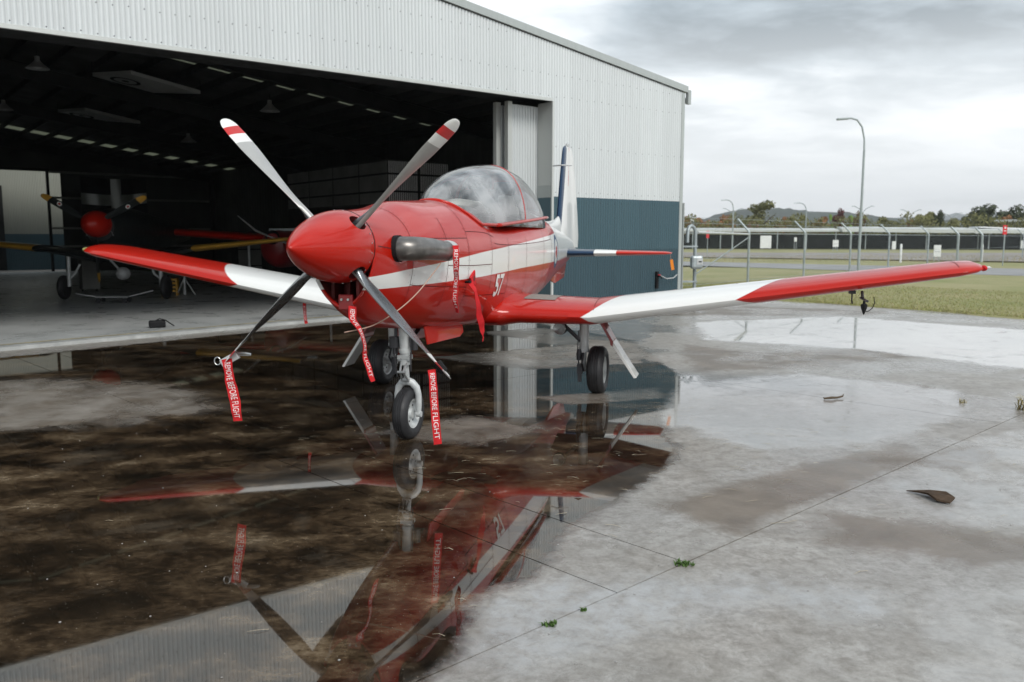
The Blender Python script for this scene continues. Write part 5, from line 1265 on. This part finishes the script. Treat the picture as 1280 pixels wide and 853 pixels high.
for i in range(18):
    x0, x1 = 12+i*6, 18+i*6-.02; mb = MB(); y0, y1 = xrow(x0)+3.4, xrow(x1)+3.4
    mb.add([(x0, y0, 0), (x1, y1, 0), (x1, y1, 2.25), (x0, y0, 2.25), (x0, y0+.08, 0), (x1, y1+.08, 0), (x1, y1+.08, 2.25), (x0, y0+.08, 2.25)], [(0, 1, 2, 3), (4, 7, 6, 5), (0, 4, 5, 1), (1, 5, 6, 2), (2, 6, 7, 3), (3, 7, 4, 0)]); build('dark_screen', mb, 'dark_screen', cp)
# white buildings at the right edge
ws = thing('white_building', 'pale flat roofed building edge rising behind the carport at the right', 'building', (84, 135, 0))
mb = MB(); mb.box(-.6, 12, 0, 8, 0, 4.3); build('wall', mb, 'trim_white', ws); mb = MB(); mb.box(-3.2, 12.4, -.4, 8.4, 4.32, 4.7); build('roof', mb, 'sign_white', ws)
for x in (2, 5, 8): mb = MB(); mb.box(x, x+1.2, -.05, -.005, 1.2, 2.4); build('window', mb, 'steel_dark', ws)
wc = thing('white_canopy', 'thin white canopy roof lying just above the carport beside the red sign', 'canopy', (72, 128, 0))
mb = MB(); mb.add([(-2, 0, 3.25), (7, 0, 2.95), (7, 3, 2.95), (-2, 3, 3.25), (-2, 0, 3.42), (7, 0, 3.10), (7, 3, 3.10), (-2, 3, 3.42)], [(0, 1, 2, 3), (4, 7, 6, 5), (0, 4, 5, 1), (1, 5, 6, 2), (2, 6, 7, 3), (3, 7, 4, 0)]); build('roof', mb, 'sign_white', wc)
for x in (-1.5, 2.5, 6.5): mb = MB(); mb.box(x-.06, x+.06, 1, 1.12, 0, 2.94); build('post', mb, 'lamp_grey', wc)

# ------------------------------------------------------------------ trees
def crown_mesh(seed, w, h, n=2600, leaf=.16, lobes=11, open_=.0):
    r = random.Random(seed); vs = []; fs = []
    L_ = []
    for i in range(lobes):
        t = r.random(); an = r.uniform(0, 2*PI); rad = w*.5*(.15+.62*r.random()**.6)*(1-.45*t); L_.append((math.cos(an)*rad, math.sin(an)*rad, h*(.10+.78*t), w*.5*r.uniform(.26, .44)*(1-.3*t)))
    L_.append((0, 0, h*.45, w*.34))
    for i in range(n):
        cx_, cy_, cz_, rr = L_[r.randrange(len(L_))]
        d = Vector((r.gauss(0, 1), r.gauss(0, 1), r.gauss(0, 1))).normalized(); q = rr*(r.uniform(.62, 1.08) if r.random() < .86 else r.uniform(.2, 1.25))
        c = Vector((cx_, cy_, cz_))+Vector((d.x*q, d.y*q, d.z*q*.8)); 
        if c.z < 0: c.z = abs(c.z)*.3
        a = Vector((r.gauss(0, 1), r.gauss(0, 1), r.gauss(0, .7))).normalized(); b_ = a.cross(d+Vector((.01, .02, .03))).normalized(); s = leaf*r.uniform(.6, 1.5)
        o = len(vs); vs += [tuple(c-a*s*.5), tuple(c+b_*s*.45), tuple(c+a*s*.6), tuple(c-b_*s*.4)]; fs.append((o, o+1, o+2, o+3))
    mb = MB(); mb.v = vs; mb.f = fs; mb.mi = [0]*len(fs); return mb
protos = {}
def tree(kind, mat, label, x, y, w, h, seed, base=1.0, group='trees and shrubs behind the carport'):
    nm = {'euc': 'gum_tree', 'shrub': 'shrub', 'dense': 'broadleaf_tree', 'col': 'palm_like_plant'}[kind]
    o = thing(nm, label, 'tree' if kind != 'shrub' else 'shrub', (x, y, 0), 0, group)
    key = (kind, seed % 3)
    if key not in protos:
        mb = crown_mesh(hash(key) % 97 if False else {'euc': 11, 'shrub': 23, 'dense': 37, 'col': 51}[kind]+seed % 3, 1.0, 1.0, {'euc': 2600, 'shrub': 2200, 'dense': 3400, 'col': 500}[kind], {'euc': .045, 'shrub': .05, 'dense': .042, 'col': .09}[kind], {'euc': 15, 'shrub': 9, 'dense': 14, 'col': 4}[kind])
        me = bpy.data.meshes.new('crown'); me.from_pydata(mb.v, [], mb.f); me.materials.append(None); protos[key] = me
    c = bpy.data.objects.new('crown', protos[key]); COL.objects.link(c); c.parent = o; c.location = (0, 0, base); c.scale = (w, w*.8, h-base)
    c.rotation_euler = (0, 0, seed*1.7); c.material_slots[0].link = 'OBJECT'; c.material_slots[0].material = MATS[mat]
    mb = MB(); r = random.Random(seed); mb.tube([(0, 0, 0), (r.uniform(-.1, .1)*w*.3, 0, h*.3), (r.uniform(-.2, .2)*w*.3, 0, h*.75)], [w*.035+.03, w*.028, .02], 8)
    for k in range(4):
        an = r.uniform(0, 2*PI); z0 = h*r.uniform(.25, .45); mb.tube([(0, 0, z0), (math.cos(an)*w*.16, math.sin(an)*w*.16, z0+h*.18), (math.cos(an)*w*.3, math.sin(an)*w*.3, z0+h*.32)], [w*.02, w*.013, .01], 6)
    build('trunk', mb, 'trunk', o, smooth=3)
    return o
def px(u, D): return (u-640)/1059.3*D
def hz_(v, D): return 1.717+(297.5-v)/1059.3*D
TR = [(862, 273, 22, 160, 'shrub', 'leaf_rust', 'rusty shrub half hidden by the hangar corner'),
 (878, 273, 30, 155, 'shrub', 'leaf_rust', 'broad rust brown shrub, leftmost clear of the hangar'),
 (904, 269, 30, 150, 'shrub', 'leaf_rust', 'rust and olive shrub at the foot of the first single arm lamp'),
 (948, 255, 50, 165, 'euc', 'leaf_olive', 'tall open olive gum tree, highest of the tree row'),
 (936, 276, 20, 150, 'shrub', 'leaf_pink', 'pinkish brown shrub under the tall gum tree'),
 (976, 272, 18, 155, 'shrub', 'leaf_rust', 'small rust shrub just right of the tall gum tree'),
 (993, 271, 24, 150, 'shrub', 'leaf_olive', 'olive shrub left of the second single arm lamp'),
 (1022, 269, 22, 150, 'shrub', 'leaf_rust', 'rounded rusty olive shrub right of the second single arm lamp'),
 (1043, 267, 20, 155, 'dense', 'leaf_wine', 'dark wine red tree in the middle of the row'),
 (1034, 271, 7, 145, 'col', 'leaf_bright', 'bright green upright plant before the wine red tree'),
 (1058, 273, 12, 150, 'col', 'leaf_bright', 'bright green leafy plant left of the tall lamp pole'),
 (1069, 271, 15, 158, 'dense', 'leaf_wine', 'wine red tree behind the tall lamp pole'),
 (1102, 274, 30, 155, 'shrub', 'leaf_olive', 'low olive shrub right of the first double arm lamp'),
 (1122, 279, 18, 150, 'shrub', 'leaf_olive', 'lower olive shrub under the double arm lamps'),
 (1136, 275, 14, 155, 'shrub', 'leaf_rust', 'small rust shrub left of the middle double arm lamp'),
 (1150, 271, 26, 150, 'dense', 'leaf_olive', 'dark olive tree right of the middle double arm lamp'),
 (1168, 270, 16, 158, 'dense', 'leaf_dark', 'dark narrow tree between two olive shrubs'),
 (1188, 274, 26, 150, 'shrub', 'leaf_olive', 'pale olive shrub left of the big dark trees'),
 (1206, 274, 16, 148, 'dense', 'leaf_dark', 'small dark tree at the left foot of the big dark trees'),
 (1228, 262, 46, 150, 'dense', 'leaf_dark', 'biggest dark tree of the right hand clump'),
 (1264, 263, 36, 152, 'dense', 'leaf_dark', 'dark tree rightmost in the photograph'),
 (1250, 272, 22, 145, 'shrub', 'leaf_rust', 'brown green rounded tree in front of the dark clump')]
for i, (u, v, w, D, kd, mt_, lab) in enumerate(TR):
    tree(kd, mt_, lab, px(u, D), D, w/1059.3*D*(1.35 if kd == 'euc' else 1.75), hz_(v-(9 if kd == 'dense' else 4), D), i, .5)
# hedge mass behind the carport
rr = random.Random(5); vs = []; fs = []
for i in range(26000):
    x = rr.uniform(8, 120); y = xrow(x)+9+rr.uniform(0, 3); z = rr.uniform(.2, 4.9+.6*math.sin(x*.7)+.5*math.sin(x*1.9)); s = rr.uniform(.12, .3)
    a = Vector((rr.gauss(0, 1), rr.gauss(0, .4), rr.gauss(0, 1))).normalized()*s; b_ = Vector((rr.gauss(0, 1), rr.gauss(0, .4), rr.gauss(0, 1))).normalized()*s
    o_ = len(vs); vs += [(x, y, z), (x+a.x, y+a.y, z+a.z), (x+a.x+b_.x, y+a.y+b_.y, z+a.z+b_.z), (x+b_.x, y+b_.y, z+b_.z)]; fs.append((o_, o_+1, o_+2, o_+3))
mb = MB(); mb.v = vs; mb.f = fs; mb.mi = [0]*len(fs); tag(build('hedge', mb, 'leaf_olive', kind='stuff', fixn=False), 'unbroken olive green hedge behind the carport', 'hedge')

# ------------------------------------------------------------------ wooded hills
from mathutils import noise as mn
def hill(name, D, prof, depth, jag, mat='forest_hill', seed=0, nx=360):
    us = [p[0] for p in prof]; zs = [p[1] for p in prof]; rows = []
    for j in range(9):
        q = j/8; row = []
        for i in range(nx+1):
            x = us[0]+(us[-1]-us[0])*i/nx; z = catmull(us, zs, x)*(D+depth*.8)/D
            k = math.sin(q*PI/2)**.8; n_ = mn.noise((x*.02+seed, q*3, 0))*.10*z + mn.noise((x*.12, q*11+seed, 1.3))*jag + mn.noise((x*.31, q*17+seed, 4.3))*jag*.8
            row.append((x, D+depth*q, max(-1, z*k + n_*min(1, q*4))))
        rows.append(row)
    rows.append([(p[0], D+depth*1.9, -2) for p in rows[-1]])
    mb = MB(); mb.grid(rows); o = build(name, mb, mat, smooth=3, fixn=False); o['kind'] = 'structure'; return o
def HP(D, L_): return [(px(u, D), max(2, hz_(v, D))) for u, v in L_]
hill('wooded_ridge', 1150, HP(1150, [(-600, 282), (300, 284), (700, 280), (860, 274), (900, 278), (935, 272), (985, 263), (1010, 261), (1060, 264), (1110, 266), (1150, 269), (1190, 271), (1225, 277), (1300, 275), (1500, 270), (2200, 285)]), 260, 3.2, seed=2)
hill('far_mountain', 3900, HP(3900, [(-400, 290), (500, 285), (820, 282), (900, 280), (950, 270), (995, 262), (1050, 265), (1110, 273), (1200, 272), (1290, 266), (1500, 272), (2000, 290)]), 500, 6, seed=9, nx=240)

# ------------------------------------------------------------------ litter on the apron
o = thing('bark_piece', 'dark curled piece of bark lying in the right hand puddle', 'bark', (2.80, 5.46, .004), R(-38)); o.scale = (.95, 1.7, 1.0)
mb = MB(); mb.add([(-.19, .03, .0), (-.05, .06, .012), (.06, .05, .02), (.13, .01, .012), (.12, -.05, .004), (.04, -.06, .012), (-.03, -.02, .022), (-.10, .01, .012), (-.19, .03, .006), (-.05, .06, .022), (.06, .05, .034), (.13, .01, .024), (.12, -.05, .014), (.04, -.06, .026), (-.03, -.02, .036), (-.10, .01, .024)],
   [(7, 6, 5, 4, 3, 2, 1, 0), (8, 9, 10, 11, 12, 13, 14, 15)] + [(i, (i+1) % 8, 8+(i+1) % 8, 8+i) for i in range(8)]); build('sheet', mb, 'bark', o, fixn=True)
o = thing('twig', 'bent dark twig lying in the far pale puddle', 'twig', (3.47, 8.94, .004), R(12))
mb = MB(); mb.tube([(-.14, 0, .01), (-.06, -.01, .018), (.02, .01, .012), (.10, .03, .02), (.15, .09, .03)], [.010, .014, .011, .009, .004], 7); mb.tube([(-.1, 0, .012), (-.12, .05, .01)], .005, 5); build('stem', mb, 'twig_wood', o)
def tuft(label, x, y, r_, h, n, mat, seed):
    rr = random.Random(seed); mb = MB()
    for i in range(n):
        an = rr.uniform(0, 2*PI); q = r_*rr.random()**.7; b_ = Vector((math.cos(an)*q, math.sin(an)*q*.6, 0)); hh = h*rr.uniform(.5, 1.2); a2 = rr.uniform(0, 2*PI); ln = rr.uniform(.3, 1.1)*hh; w = rr.uniform(.003, .006)
        tip = b_+Vector((math.cos(a2)*ln, math.sin(a2)*ln, hh*.8)); mid = b_+Vector((math.cos(a2)*ln*.4, math.sin(a2)*ln*.4, hh*.6)); s = Vector((-math.sin(a2), math.cos(a2), 0))*w
        mb.add([b_-s, b_+s, mid+s, mid-s, tip], [(0, 1, 2, 3), (3, 2, 4)])
    o = build('weed_tuft', mb, mat, fixn=False); o.location = (x, y, 0); tag(o, label, 'weed', 'weeds growing in the apron joints'); return o
tuft('small green weed in the joint near the bottom edge of the apron', .17, 3.60, .035, .022, 40, 'weed_green', 1)
tuft('green weed where the cross joint meets the long joint', .91, 4.30, .05, .028, 50, 'weed_green', 2)
tuft('tiny green weed between the two joint weeds', .33, 3.75, .015, .02, 12, 'weed_green', 3)
tuft('taller dry grass tuft at the right edge of the far puddle', 5.16, 8.38, .10, .16, 70, 'tuft_dry', 4)
tuft('little dark weed beside the twig puddle', 4.72, 8.75, .05, .05, 20, 'tuft_dry', 5)
rr = random.Random(12); mb = MB()
for i in range(300):
    if i < 250: x, y = rr.gauss(.6, 1.4), rr.gauss(7.6, 1.3)
    else: x, y = rr.uniform(-6, 5), rr.uniform(3.2, 14)
    a = rr.uniform(-.5, .5) + (PI if rr.random() < .5 else 0); L_ = rr.uniform(.012, .05)*(2.4 if rr.random() < .06 else 1); w = rr.uniform(.0012, .003); d = Vector((math.cos(a), math.sin(a), 0)); s = Vector((-d.y, d.x, 0))
    c = Vector((x, y, .004)); k = s*rr.uniform(-.3, .3)*L_
    mb.add([c-d*L_-s*w, c-d*L_+s*w, c+k+s*w+Vector((0, 0, .004)), c+k-s*w+Vector((0, 0, .004)), c+d*L_+s*w*.5, c+d*L_-s*w*.5], [(0, 3, 2, 1), (3, 5, 4, 2)])
tag(build('straw_litter', mb, 'straw', kind='stuff', fixn=False), 'bits of straw and bark scattered on the wet apron', 'litter')
rr = random.Random(14); mb = MB()
for i in range(300):
    x, y = rr.uniform(-5, 5), 3+rr.random()**1.5*9; s = rr.uniform(.002, .007)
    mb.lathe([(0, -s*.4), (s, 0), (0, s*.6)], 5, c=(x, y, s*.3))
tag(build('grit', mb, 'concrete_shell', kind='stuff', fixn=False), 'small stones and grit lying on the apron', 'grit')
o = thing('red_leaf', 'tiny dark red leaf on the damp concrete beside the reflected cockpit', 'leaf', (.44, 5.48, .003)); mb = MB(); mb.add([(-.03, 0, 0), (0, -.018, .01), (.03, .004, .004), (.005, .02, .012)], [(0, 1, 2, 3)]); build('blade', mb, 'intake_red', o, fixn=False)

# ------------------------------------------------------------------ damp air
mb = MB(); mb.box(-1500, 6200, -70, 5200, -6, 260)
hzm = bpy.data.materials.new('haze_air'); hzm.use_nodes = True; t_ = hzm.node_tree; t_.nodes.remove(t_.nodes['Principled BSDF'])
pv_ = t_.nodes.new('ShaderNodeVolumePrincipled'); pv_.inputs['Color'].default_value = (.93, .96, 1, 1); pv_.inputs['Density'].default_value = .00022; pv_.inputs['Anisotropy'].default_value = .2
t_.links.new(pv_.outputs[0], t_.nodes['Material Output'].inputs['Volume']); MATS['haze_air'] = hzm
o = build('haze', mb, 'haze_air'); o['kind'] = 'stuff'; o['label'] = 'thin damp haze over the airfield'
